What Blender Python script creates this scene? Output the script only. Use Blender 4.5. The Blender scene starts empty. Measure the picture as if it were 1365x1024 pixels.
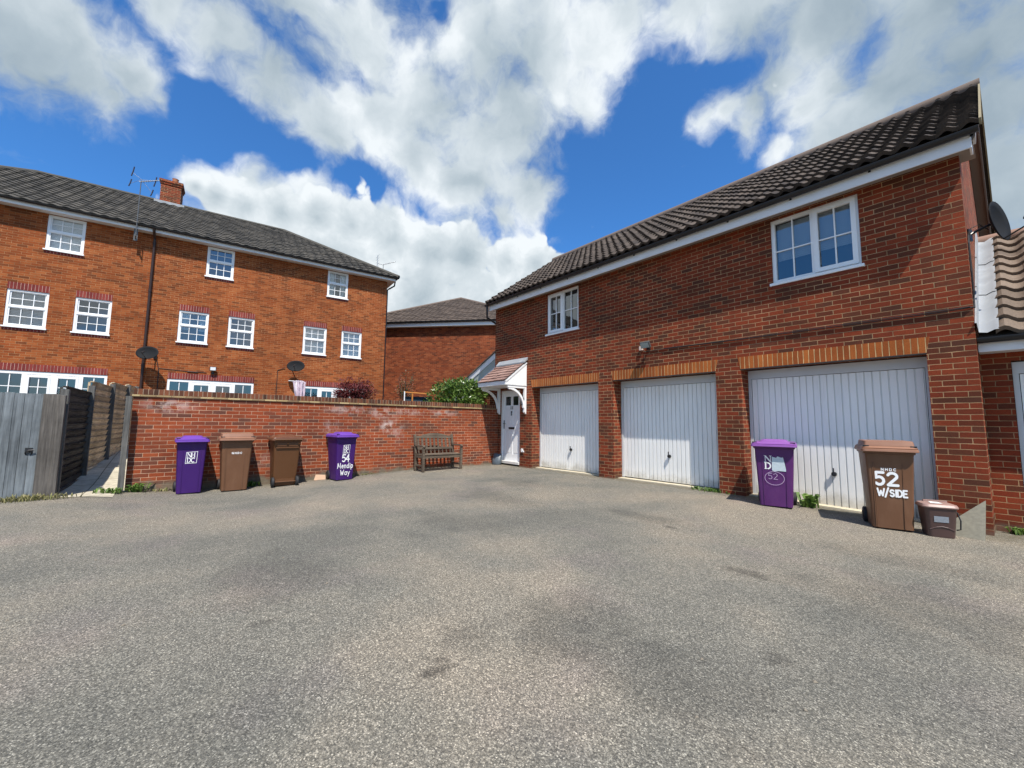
import bpy, bmesh, math, random
from mathutils import Vector, Matrix
random.seed(7)
SC = bpy.context.scene
COL = SC.collection
V = Vector
rad = math.radians

# ------------------------------------------------------------------ materials
class NT:
    def __init__(s, tree): s.t = tree; s.n = tree.nodes; s.l = tree.links
    def add(s, typ, inp=None, **kw):
        n = s.n.new(typ)
        for k, v in kw.items(): setattr(n, k, v)
        if inp:
            for k, v in inp.items():
                sock = n.inputs[k]
                if isinstance(v, bpy.types.NodeSocket): s.l.new(v, sock)
                else: sock.default_value = v
        return n
    def math(s, op, a, b=0.0, c=None, clamp=False):
        n = s.n.new('ShaderNodeMath'); n.operation = op; n.use_clamp = clamp
        for i, v in enumerate((a, b) if c is None else (a, b, c)):
            if isinstance(v, bpy.types.NodeSocket): s.l.new(v, n.inputs[i])
            else: n.inputs[i].default_value = v
        return n.outputs[0]
    def mix(s, fac, a, b, blend='MIX'):
        n = s.n.new('ShaderNodeMix'); n.data_type = 'RGBA'; n.blend_type = blend
        for sock, v in ((n.inputs[0], fac), (n.inputs[6], a), (n.inputs[7], b)):
            if isinstance(v, bpy.types.NodeSocket): s.l.new(v, sock)
            elif isinstance(v, (int, float)): sock.default_value = v
            else: sock.default_value = (*v, 1) if len(v) == 3 else v
        return n.outputs[2]
    def ramp(s, fac, stops, interp='LINEAR'):
        n = s.n.new('ShaderNodeValToRGB'); cr = n.color_ramp; cr.interpolation = interp
        while len(cr.elements) > 1: cr.elements.remove(cr.elements[-1])
        for i, (p, c) in enumerate(stops):
            e = cr.elements[0] if i == 0 else cr.elements.new(p)
            e.position = p; e.color = (c, c, c, 1) if isinstance(c, (int, float)) else (*c, 1)
        s.l.new(fac, n.inputs[0]); return n.outputs[0]
    def noise(s, vec, scale, detail=3, rough=.55, out=0):
        n = s.add('ShaderNodeTexNoise', {'Scale': scale, 'Detail': detail, 'Roughness': rough})
        if vec is not None: s.l.new(vec, n.inputs['Vector'])
        return n.outputs[out]
    def maprange(s, v, a, b, c=0., d=1., smooth=True):
        n = s.n.new('ShaderNodeMapRange'); n.interpolation_type = 'SMOOTHSTEP' if smooth else 'LINEAR'
        s.l.new(v, n.inputs[0])
        for i, x in zip((1, 2, 3, 4), (a, b, c, d)): n.inputs[i].default_value = x
        return n.outputs[0]

def mat(name):
    m = bpy.data.materials.new(name); m.use_nodes = True
    t = NT(m.node_tree); t.n.clear()
    t.out = t.add('ShaderNodeOutputMaterial')
    t.bsdf = t.add('ShaderNodeBsdfPrincipled')
    t.l.new(t.bsdf.outputs[0], t.out.inputs[0])
    t.pos = t.add('ShaderNodeNewGeometry').outputs['Position']
    t.tc = t.add('ShaderNodeTexCoord')
    t.uv = t.tc.outputs['UV']; t.obj = t.tc.outputs['Object']
    return m, t
def setp(t, **kw):
    for k, v in kw.items():
        k = k.replace('_', ' ')
        sock = t.bsdf.inputs[k]
        if isinstance(v, bpy.types.NodeSocket): t.l.new(v, sock)
        elif isinstance(v, (tuple, list)): sock.default_value = (*v, 1) if len(v) == 3 else v
        else: sock.default_value = v
def bump(t, h, strength=.5, dist=.01, normal=None):
    b = t.add('ShaderNodeBump', {'Height': h, 'Strength': strength, 'Distance': dist})
    if normal is not None: t.l.new(normal, b.inputs['Normal'])
    t.l.new(b.outputs[0], t.bsdf.inputs['Normal']); return b.outputs[0]

def brick_mat(name, stops, mortar, mort=.0045, wob=.004, off=(0, 0), stain=None, dirt=None, vary=.35, soldier=False, bmp=.6):
    m, t = mat(name)
    nz = t.noise(t.uv, 9, 2, out=1)
    w = t.add('ShaderNodeVectorMath', {0: nz, 1: (.5, .5, .5)}, operation='SUBTRACT').outputs[0]
    w = t.add('ShaderNodeVectorMath', {0: w, 'Scale': wob * 2.4}, operation='SCALE').outputs[0]
    v = t.add('ShaderNodeVectorMath', {0: t.uv, 1: w}, operation='ADD').outputs[0]
    if soldier:
        sp = t.add('ShaderNodeSeparateXYZ', {0: v})
        v = t.add('ShaderNodeCombineXYZ', {0: sp.outputs[1], 1: sp.outputs[0]}).outputs[0]
    v = t.add('ShaderNodeVectorMath', {0: v, 1: (off[0], off[1], 0)}, operation='ADD').outputs[0]
    b = t.add('ShaderNodeTexBrick', {'Vector': v, 'Color1': (0, 0, 0, 1), 'Color2': (1, 1, 1, 1), 'Mortar': (.5, .5, .5, 1),
              'Scale': 1., 'Mortar Size': mort, 'Mortar Smooth': .25, 'Bias': 0., 'Brick Width': 10. if soldier else .225, 'Row Height': .075},
              offset=.5 if not soldier else 0., offset_frequency=2)
    rnd = b.outputs['Color']
    # a second, differently phased random value per brick breaks up the pairing of tones
    nfac = t.noise(t.uv, 3.0, 4)
    r2 = t.math('ADD', rnd, t.math('MULTIPLY', t.math('SUBTRACT', nfac, .5), vary))
    col = t.ramp(r2, stops)
    fine = t.noise(t.uv, 70, 4, .65)
    col = t.mix(1., col, t.ramp(fine, [(.25, .72), (.75, 1.22)]), 'MULTIPLY')
    face = t.noise(t.uv, 22, 3, .6)
    col = t.mix(t.maprange(face, .56, .75, 0, .35), col, (stops[0][1][0] * .7, stops[0][1][1] * .7, stops[0][1][2] * .8))
    mcol = t.mix(t.ramp(t.math('ADD', t.math('MULTIPLY', t.noise(t.uv, 6, 4), .5), t.math('MULTIPLY', t.noise(t.uv, .9, 3), .5)), [(.36, 0), (.62, 1)]), tuple(c * .42 for c in mortar), tuple(min(1, c * 1.15) for c in mortar))
    fac = b.outputs['Fac']
    col = t.mix(fac, col, mcol)
    big = t.noise(t.uv, .55, 4, .6)
    col = t.mix(1., col, t.ramp(t.math('ADD', t.math('MULTIPLY', big, .6), t.math('MULTIPLY', t.noise(t.uv, 2.1, 5, .65), .4)), [(.32, .70), (.68, 1.22)]), 'MULTIPLY')
    if stain: col = stain(t, col)
    if dirt: col = dirt(t, col)
    h = t.math('SUBTRACT', t.math('MULTIPLY', fine, .25), t.math('MULTIPLY', fac, 1.))
    bump(t, h, bmp, .006)
    setp(t, Base_Color=col, Roughness=.88, Specular_IOR_Level=.2)
    return m

def base_moss(z0, hgt, amt):
    def f(t, col):
        z = t.add('ShaderNodeSeparateXYZ', {0: t.pos}).outputs[2]
        n = t.noise(t.pos, 3.2, 4)
        k = t.math('SUBTRACT', t.math('ADD', z0 + hgt, t.math('MULTIPLY', t.math('SUBTRACT', n, .5), hgt * 2.2)), z)
        k = t.maprange(k, 0, hgt * .8, 0, amt)
        return t.mix(k, col, t.mix(t.noise(t.pos, 14, 3), (.06, .065, .04), (.22, .20, .155)))
    return f

def garden_stain(t, col):
    n = t.noise(t.pos, 5., 5, .65)
    k = None
    for (y, z, ry, rz, w) in [(-3.6, 1.12, .22, .18, 1.), (-3.75, 1.45, .5, .16, .5), (-4.6, 1.5, .6, .12, .55), (-3.0, 1.5, .8, .1, .4), (-8.0, 1.5, .45, .16, .6),
                              (-5.0, 1.05, .25, .25, .3), (-2.0, 1.5, .6, .1, .5), (-3.35, 1.0, .25, .35, .35), (-6.3, .35, .8, .2, .25)]:
        p = t.add('ShaderNodeVectorMath', {0: t.pos, 1: (7.25, -y, -z)}, operation='ADD').outputs[0]
        p = t.add('ShaderNodeVectorMath', {0: p, 1: (0, 1 / ry, 1 / rz)}, operation='MULTIPLY').outputs[0]
        l = t.add('ShaderNodeVectorMath', {0: p}, operation='LENGTH').outputs['Value']
        q = t.maprange(l, .2, 1.25, w, 0)
        k = q if k is None else t.math('MAXIMUM', k, q)
    k = t.math('MULTIPLY', k, t.maprange(n, .42, .62, 0, 1))
    return t.mix(t.math('MULTIPLY', k, .75), col, (.62, .52, .48))

M = {}
G_STOPS = [(0.0, (0.0939, 0.0337, 0.0193)), (0.14, (0.1067, 0.0337, 0.0175)), (0.3, (0.1441, 0.0328, 0.0147)), (0.52, (0.1973, 0.0356, 0.0147)), (0.72, (0.2507, 0.0468, 0.0175)), (0.88, (0.2027, 0.0393, 0.0156)), (1.0, (0.1174, 0.0393, 0.0212))]
W_STOPS = [(0.0, (0.1156, 0.046, 0.0311)), (0.18, (0.1581, 0.0498, 0.0283)), (0.34, (0.2089, 0.0463, 0.0197)), (0.6, (0.2564, 0.0538, 0.0197)), (0.85, (0.2944, 0.0688, 0.0255)), (1.0, (0.1899, 0.0463, 0.0208))]
H_STOPS = [(0.0, (0.1473, 0.0429, 0.0142)), (0.2, (0.1994, 0.0504, 0.0142)), (0.45, (0.2514, 0.0593, 0.0147)), (0.7, (0.2772, 0.0725, 0.0191)), (1.0, (0.3293, 0.1, 0.0301))]
F_STOPS = [(0.0, (0.1084, 0.0289, 0.013)), (0.25, (0.1625, 0.0357, 0.014)), (0.55, (0.2032, 0.0453, 0.0151)), (0.8, (0.2258, 0.0549, 0.0194)), (1.0, (0.2799, 0.0824, 0.0324))]
M['brick_garage'] = brick_mat('garage_brick', G_STOPS, (.43, .275, .145), off=(.06, .0), mort=.005, dirt=base_moss(-.06, .1, .55))
M['brick_wall'] = brick_mat('garden_wall_brick', W_STOPS, (.50, .32, .21), stain=garden_stain, dirt=base_moss(-.10, .20, .85))
M['brick_house'] = brick_mat('house_brick', H_STOPS, (.42, .24, .12), mort=.0042)
M['brick_far'] = brick_mat('far_brick', F_STOPS, (.30, .17, .10), mort=.0035)
M['soldier_orange'] = brick_mat('orange_soldier_brick', [(0, (.29, .075, .02)), (.5, (.37, .10, .024)), (1, (.45, .135, .032))], (.66, .46, .22), soldier=True, mort=.006, wob=.003, vary=.15)
M['soldier_dark'] = brick_mat('plum_soldier_brick', [(0, (.15, .028, .026)), (.5, (.20, .035, .03)), (1, (.26, .05, .04))], (.50, .30, .24), soldier=True, mort=.006, wob=.002, vary=.1)
M['coping'] = brick_mat('coping_brick', [(0, (.06, .03, .02)), (.5, (.12, .045, .026)), (1, (.19, .068, .034))], (.30, .22, .15), soldier=True, mort=.006, vary=.5)
M['tile_creasing'] = brick_mat('creasing_mortar', [(0, (.20, .13, .075)), (.5, (.36, .26, .13)), (1, (.5, .38, .2))], (.12, .09, .06), mort=.004, vary=.8)

def simple(name, c, rough=.5, var=.12, scale=6, spec=.4, metal=0., bmp=0., bscale=60, streak=None):
    m, t = mat(name)
    n = t.noise(t.pos, scale, 4)
    col = t.mix(n, tuple(x * (1 - var) for x in c), tuple(min(1, x * (1 + var)) for x in c))
    if streak:
        p = t.add('ShaderNodeVectorMath', {0: t.pos, 1: streak[0]}, operation='MULTIPLY').outputs[0]
        s = t.noise(p, 1., 5, .65)
        col = t.mix(t.maprange(s, .45, .75, 0, streak[2]), col, streak[1])
    setp(t, Base_Color=col, Roughness=t.maprange(n, .3, .7, rough * .85, min(1, rough * 1.15), False), Specular_IOR_Level=spec, Metallic=metal)
    if bmp: bump(t, t.noise(t.pos, bscale, 4), bmp, .004)
    return m
M['white_upvc'] = simple('white_upvc', (.80, .81, .81), .35, .03)
M['white_fascia'] = simple('white_fascia_board', (.74, .75, .76), .4, .05, 3, streak=((3, 3, 9), (.5, .48, .44), .3))
M['soffit'] = simple('soffit_board', (.66, .66, .66), .5, .05)
M['white_door'] = simple('white_garage_steel', (.88, .87, .83), .38, .035, 2.2, streak=((5, 5, .9), (.62, .62, .60), .35), bmp=.05, bscale=9)
def door_grime():
    m = M['white_door']; t = NT(m.node_tree); t.bsdf = [n for n in t.n if n.type == 'BSDF_PRINCIPLED'][0]
    P = t.add('ShaderNodeNewGeometry').outputs['Position']
    src = t.bsdf.inputs['Base Color'].links[0].from_socket
    z = t.add('ShaderNodeSeparateXYZ', {0: P}).outputs[2]
    n = t.noise(P, 2.6, 6, .7); n2 = t.noise(t.add('ShaderNodeVectorMath', {0: P, 1: (26, 26, 1.2)}, operation='MULTIPLY').outputs[0], 1., 4)
    k = t.maprange(t.math('ADD', z, t.math('MULTIPLY', t.math('SUBTRACT', .5, n), .55)), .0, .24, .62, 0)
    c = t.mix(k, src, (.36, .33, .26))
    c = t.mix(t.maprange(n2, .55, .8, 0, .22), c, (.50, .48, .42))
    t.l.new(c, t.bsdf.inputs['Base Color'])
door_grime()
M['grey_frame'] = simple('garage_frame_paint', (.60, .61, .61), .5, .06)
M['black_plastic'] = simple('black_gutter_plastic', (.016, .016, .018), .35, .2)
M['brown_pipe'] = simple('dark_brown_downpipe', (.035, .018, .014), .4, .2)
M['black_rubber'] = simple('black_rubber', (.02, .02, .022), .7, .3, 30)
M['dish_grey'] = simple('dish_grey_mesh', (.014, .015, .017), .75, .25, 12, spec=.12)
M['metal'] = simple('galvanised_metal', (.42, .44, .46), .4, .15, 14, metal=.7)
M['lead'] = simple('lead_flashing', (.27, .285, .30), .5, .16, 4, spec=.5, bmp=.3, bscale=7, streak=((4, 4, 2), (.40, .42, .43), .5))
M['concrete_thresh'] = simple('pale_concrete_threshold', (.52, .46, .34), .9, .3, 9, bmp=.4)
M['slab'] = simple('stone_slab', (.165, .155, .122), .9, .45, 26, bmp=.5)
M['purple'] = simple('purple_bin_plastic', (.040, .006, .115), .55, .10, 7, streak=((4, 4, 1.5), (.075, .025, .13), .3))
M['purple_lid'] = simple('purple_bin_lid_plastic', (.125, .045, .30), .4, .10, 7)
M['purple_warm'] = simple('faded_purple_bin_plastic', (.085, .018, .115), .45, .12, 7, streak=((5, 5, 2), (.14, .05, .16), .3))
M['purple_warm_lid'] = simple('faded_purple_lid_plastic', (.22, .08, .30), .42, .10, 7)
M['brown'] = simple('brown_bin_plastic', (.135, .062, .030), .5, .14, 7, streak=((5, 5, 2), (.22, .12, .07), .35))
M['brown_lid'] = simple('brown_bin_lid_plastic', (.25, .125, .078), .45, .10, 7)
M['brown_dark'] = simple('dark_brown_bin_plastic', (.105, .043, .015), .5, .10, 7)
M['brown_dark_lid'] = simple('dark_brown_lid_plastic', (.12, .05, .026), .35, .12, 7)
M['caddy'] = simple('caddy_brown_plastic', (.085, .05, .045), .4, .1)
M['caddy_lid'] = simple('caddy_lid_plastic', (.30, .19, .16), .4, .1)
M['white_paint'] = simple('white_paint', (.80, .80, .80), .6, .06, 60)
M['thin_paint'] = simple('thin_faded_paint', (.45, .33, .50), .6, .15, 60)
M['paper'] = simple('weathered_sticker', (.50, .58, .62), .5, .14, 40)
M['label'] = simple('caddy_label', (.22, .24, .27), .4, .3, 60)
M['bag'] = simple('grey_plastic_bag', (.07, .085, .10), .3, .25, 10, bmp=.6, bscale=16)
M['cardboard'] = simple('flattened_cardboard', (.42, .28, .19), .85, .12, 8)
M['grout'] = simple('white_paper', (.75, .75, .72), .8, .05)
M['terracotta'] = simple('terracotta_pot', (.38, .15, .07), .8, .15)
M['towel'] = simple('lilac_cloth', (.62, .52, .60), .9, .1, 3)
M['orange_wood'] = simple('orange_stained_wood', (.50, .19, .04), .6, .15, 10)
M['dark_blue'] = simple('dark_teal_fabric', (.012, .03, .045), .8, .3)
M['render_path'] = None
M['step'] = simple('door_step', (.60, .58, .55), .7, .15, 10)
M['tile_mortar'] = simple('ridge_tile', (.14, .105, .085), .9, .25, 8, bmp=.4)
M['verge'] = simple('verge_mortar', (.24, .20, .12), .9, .25, 12, bmp=.4)
M['letterbox'] = simple('dark_iron', (.02, .02, .022), .4, .2)
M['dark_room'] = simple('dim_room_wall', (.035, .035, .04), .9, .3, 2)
M['blind'] = simple('venetian_blind', (.74, .78, .80), .6, .05)
M['curtain'] = simple('pale_net_curtain', (.75, .80, .80), .8, .1, 5)
M['soil'] = simple('garden_soil', (.10, .075, .05), 1., .3, 6)
M['bark'] = simple('bark', (.10, .07, .05), .9, .3, 20)

def wood_mat(name, c1, c2, rough=.85, sc=(2, 2, 2), axis='z', bl=.0, isl=0.):
    m, t = mat(name)
    s = {'z': (38, 38, 1.6), 'x': (1.6, 38, 38), 'y': (38, 1.6, 38)}[axis]
    p = t.add('ShaderNodeVectorMath', {0: t.obj, 1: s}, operation='MULTIPLY').outputs[0]
    n = t.noise(p, 1., 6, .7)
    b = t.noise(t.obj, 2.2, 4)
    col = t.ramp(n, [(.3, c1), (.7, c2)])
    col = t.mix(1., col, t.ramp(b, [(.3, .7), (.7, 1.25)]), 'MULTIPLY')
    if isl:
        ri = t.add('ShaderNodeNewGeometry').outputs['Random Per Island']
        col = t.mix(1., col, t.ramp(ri, [(0, 1 - isl), (1, 1 + isl)]), 'MULTIPLY')
    bump(t, n, .5, .004)
    setp(t, Base_Color=col, Roughness=rough, Specular_IOR_Level=.25)
    return m
M['wood_blue'] = wood_mat('weathered_blue_grey_paint', (.075, .085, .093), (.215, .24, .255), isl=.12)
M['wood_dark'] = wood_mat('weathered_grey_boards', (.045, .040, .036), (.15, .135, .12), isl=.2)
M['wood_black'] = wood_mat('blackened_lap_panel', (.010, .010, .009), (.085, .08, .072), axis='x', isl=.5)
M['wood_brown'] = wood_mat('brown_lap_panel', (.30, .21, .12), (.74, .58, .38), axis='x', isl=.3)
M['wood_post'] = wood_mat('grey_fence_post', (.055, .055, .052), (.17, .165, .155))
M['wood_bench'] = wood_mat('weathered_bench_timber', (.05, .038, .026), (.18, .14, .105), axis='x')

def glass_mat(name='window_glass', tint=(.88, .93, .95)):
    m, t = mat(name)
    gl = t.add('ShaderNodeBsdfGlossy', {'Color': (1, 1, 1, 1), 'Roughness': .015})
    tr = t.add('ShaderNodeBsdfTransparent', {'Color': (*tint, 1)})
    fr = t.add('ShaderNodeFresnel', {'IOR': 1.6})
    f = t.math('ADD', t.math('MULTIPLY', fr.outputs[0], 2.2), .05, clamp=True)
    mx = t.add('ShaderNodeMixShader', {0: f, 1: tr.outputs[0], 2: gl.outputs[0]})
    bn = t.add('ShaderNodeBump', {'Height': t.noise(t.pos, 1.6, 2), 'Strength': .04, 'Distance': .05})
    t.l.new(bn.outputs[0], gl.inputs['Normal'])
    t.l.new(mx.outputs[0], t.out.inputs[0])
    return m
M['glass'] = glass_mat()

def tile_mat(name, c1, c2, c3, moss=.25):
    m, t = mat(name)
    p = t.add('ShaderNodeVectorMath', {0: t.uv, 1: (1 / .30, 1 / .32, 1)}, operation='MULTIPLY').outputs[0]
    fl = t.add('ShaderNodeVectorMath', {0: p}, operation='FLOOR').outputs[0]
    wn = t.add('ShaderNodeTexWhiteNoise', {0: fl}).outputs['Value']
    col = t.ramp(wn, [(0, c1), (.5, c2), (1, c3)])
    n = t.noise(t.pos, 5, 5, .7)
    col = t.mix(t.maprange(n, .5, .8, 0, moss), col, tuple(min(1, x * 2.2 + .02) for x in c2))
    f = t.noise(t.pos, 60, 4, .7)
    col = t.mix(1., col, t.ramp(f, [(.3, .65), (.7, 1.3)]), 'MULTIPLY')
    bump(t, f, .35, .004)
    setp(t, Base_Color=col, Roughness=.82, Specular_IOR_Level=.3)
    return m
M['tiles_garage'] = tile_mat('dark_brown_pantiles', (.032, .024, .019), (.056, .042, .032), (.088, .067, .052))
M['tiles_right'] = tile_mat('pinkish_brown_pantiles', (.105, .076, .055), (.145, .107, .078), (.19, .142, .105), .4)
M['tiles_house'] = tile_mat('grey_brown_roof_tiles', (.034, .031, .026), (.056, .050, .041), (.088, .078, .064))
M['tiles_far'] = tile_mat('brown_roof_tiles', (.065, .048, .038), (.085, .064, .050), (.11, .082, .064))
M['tiles_canopy'] = tile_mat('pinkish_canopy_tiles', (.20, .12, .10), (.27, .165, .135), (.33, .21, .175), .2)

def leaf_mat(name, stops, rough=.45, trans=.25):
    m, t = mat(name)
    r = t.add('ShaderNodeNewGeometry').outputs['Random Per Island']
    col = t.ramp(r, stops)
    setp(t, Base_Color=col, Roughness=rough, Specular_IOR_Level=.5)
    tl = t.add('ShaderNodeBsdfTranslucent', {'Color': col})
    mx = t.add('ShaderNodeMixShader', {0: trans, 1: t.bsdf.outputs[0], 2: tl.outputs[0]})
    t.l.new(mx.outputs[0], t.out.inputs[0])
    return m
M['laurel'] = leaf_mat('laurel_leaves', [(0, (.035, .08, .015)), (.5, (.085, .16, .028)), (.85, (.17, .26, .05)), (1, (.27, .34, .10))], .3)
M['maple'] = leaf_mat('red_maple_leaves', [(0, (.055, .006, .008)), (.6, (.125, .014, .018)), (1, (.25, .045, .04))], .6)
M['mixed'] = leaf_mat('young_red_green_leaves', [(0, (.07, .10, .035)), (.45, (.11, .13, .05)), (.6, (.22, .05, .03)), (1, (.28, .09, .05))], .5)
M['weed'] = leaf_mat('weed_leaves', [(0, (.06, .12, .02)), (.6, (.12, .22, .035)), (1, (.22, .32, .08))], .6)
M['drygrass'] = leaf_mat('dry_grass_blades', [(0, (.14, .15, .05)), (.6, (.24, .22, .09)), (1, (.38, .33, .17))], .8)

def asphalt():
    m, t = mat('worn_tarmac')
    P = t.pos
    v1 = t.add('ShaderNodeTexVoronoi', {'Vector': P, 'Scale': 135.}, feature='F1')
    v2 = t.add('ShaderNodeTexVoronoi', {'Vector': P, 'Scale': 260.}, feature='F1')
    s1 = t.add('ShaderNodeSeparateColor', {0: v1.outputs['Color']}).outputs[0]
    s2 = t.add('ShaderNodeSeparateColor', {0: v2.outputs['Color']}).outputs[1]
    g = t.math('ADD', t.math('MULTIPLY', s1, .55), t.math('MULTIPLY', s2, .45))
    stone = t.ramp(g, [(.05, (.050, .049, .043)), (.35, (.115, .112, .097)), (.6, (.180, .173, .149)), (.8, (.275, .264, .226)), (.97, (.52, .50, .43))])
    # patches of warmer and cooler wear
    big = t.noise(P, .33, 3, .5)
    mid = t.noise(P, 1.1, 5, .6)
    warm = t.ramp(t.math('ADD', t.math('MULTIPLY', big, .65), t.math('MULTIPLY', mid, .35)),
                  [(.38, (.74, .735, .715)), (.46, (.97, .935, .885)), (.54, (1.22, 1.115, 1.01)), (.63, (1.44, 1.27, 1.12))])
    col = t.mix(1., stone, warm, 'MULTIPLY')
    pur = t.noise(P, .8, 3)
    col = t.mix(t.maprange(pur, .52, .7, 0, .35), col, t.mix(1., col, (1.03, .93, 1.05), 'MULTIPLY'))
    # pebble rim darkening (bitumen between stones)
    col = t.mix(t.maprange(v1.outputs['Distance'], .45, .85, 0, .45), col, (.06, .06, .058))
    # oil drips and worn dark patches, each at its own spot on the ground
    nn = t.noise(P, 9., 5, .7)
    nn2 = t.noise(P, 2.6, 4, .6)
    k = None
    for (x, y, rx, ry, w, big_) in STAINS:
        p = t.add('ShaderNodeVectorMath', {0: P, 1: (-x, -y, 0)}, operation='ADD').outputs[0]
        p = t.add('ShaderNodeVectorMath', {0: p, 1: (1 / rx, 1 / ry, 0)}, operation='MULTIPLY').outputs[0]
        l = t.add('ShaderNodeVectorMath', {0: p}, operation='LENGTH').outputs['Value']
        l = t.math('ADD', l, t.math('MULTIPLY', t.math('SUBTRACT', nn2 if big_ else nn, .5), 2.2))
        q = t.maprange(l, .35, 1.15, w, 0)
        k = q if k is None else t.math('MAXIMUM', k, q)
    col = t.mix(k, col, t.mix(1., col, (.33, .33, .34), 'MULTIPLY'))
    hgt = t.math('SUBTRACT', t.math('MULTIPLY', g, .4), v1.outputs['Distance'])
    bump(t, hgt, .55, .004)
    # dirt and moss gathered where the tarmac meets the wall and the garage fronts
    sx = t.add('ShaderNodeSeparateXYZ', {0: P})
    e1 = t.maprange(t.math('ADD', sx.outputs[0], t.math('MULTIPLY', t.math('SUBTRACT', mid, .5), 1.3)), -7.25, -6.85, 1, 0)
    e2 = t.maprange(t.math('ADD', sx.outputs[1], t.math('MULTIPLY', t.math('SUBTRACT', mid, .5), .9)), -.30, -.02, 0, 1)
    e = t.math('MULTIPLY', t.math('MAXIMUM', e1, e2), t.maprange(nn, .35, .6, .15, .85))
    col = t.mix(e, col, t.mix(nn, (.05, .048, .03), (.16, .135, .095)))
    setp(t, Base_Color=col, Roughness=.9, Specular_IOR_Level=.25)
    return m
STAINS = [(.10, -7.41, .05, .10, .45, 0), (1.16, -6.79, .045, .11, .8, 0), (1.10, -6.72, .04, .05, .6, 0), (1.54, -3.92, .25, .12, .6, 0),
          (1.25, -5.9, .45, .55, .38, 1), (-.74, -7.2, .7, .5, .25, 1), (2.2, -5.2, .1, .1, .5, 0), (-.12, -2.9, .7, .3, .35, 1), (.35, -3.1, .12, .06, .7, 0),
          (-2.6, -3.6, 1.2, .5, .32, 1), (-3.6, -2.2, .8, .5, .3, 1), (1.95, -5.88, .5, .4, .3, 1), (2.6, -3.6, .9, .7, .3, 1), (.97, -6.5, .2, .15, .35, 0), (-1.4, -5.0, .9, .5, .22, 1), (2.35, -2.3, .8, .3, .25, 1)]
M['asphalt'] = asphalt()

def slabs_mat():
    m, t = mat('paving_slabs')
    b = t.add('ShaderNodeTexBrick', {'Vector': t.pos, 'Color1': (.40, .36, .27, 1), 'Color2': (.52, .47, .36, 1), 'Mortar': (.14, .12, .08, 1), 'Scale': 1., 'Mortar Size': .008, 'Brick Width': .6, 'Row Height': .6}, offset=0.)
    n = t.noise(t.pos, 12, 4)
    c = t.mix(1., b.outputs[0], t.ramp(n, [(.3, .75), (.7, 1.15)]), 'MULTIPLY')
    setp(t, Base_Color=c, Roughness=.9)
    return m
M['slabs'] = slabs_mat()

# ------------------------------------------------------------------ object helpers
MW = {}
def root(name, label, cat, loc=(0, 0, 0), rz=0., group=None):
    o = bpy.data.objects.new(name, None); COL.objects.link(o); o.empty_display_size = .3
    o.location = loc; o.rotation_euler = (0, 0, rz)
    o['label'] = label; o['category'] = cat
    if group: o['group'] = group
    MW[o.name] = Matrix.Translation(V(loc)) @ Matrix.Rotation(rz, 4, 'Z')
    return o
def tag(o, label, cat, group=None, kind=None):
    if label: o['label'] = label
    if cat: o['category'] = cat
    if group: o['group'] = group
    if kind: o['kind'] = kind
    return o

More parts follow.
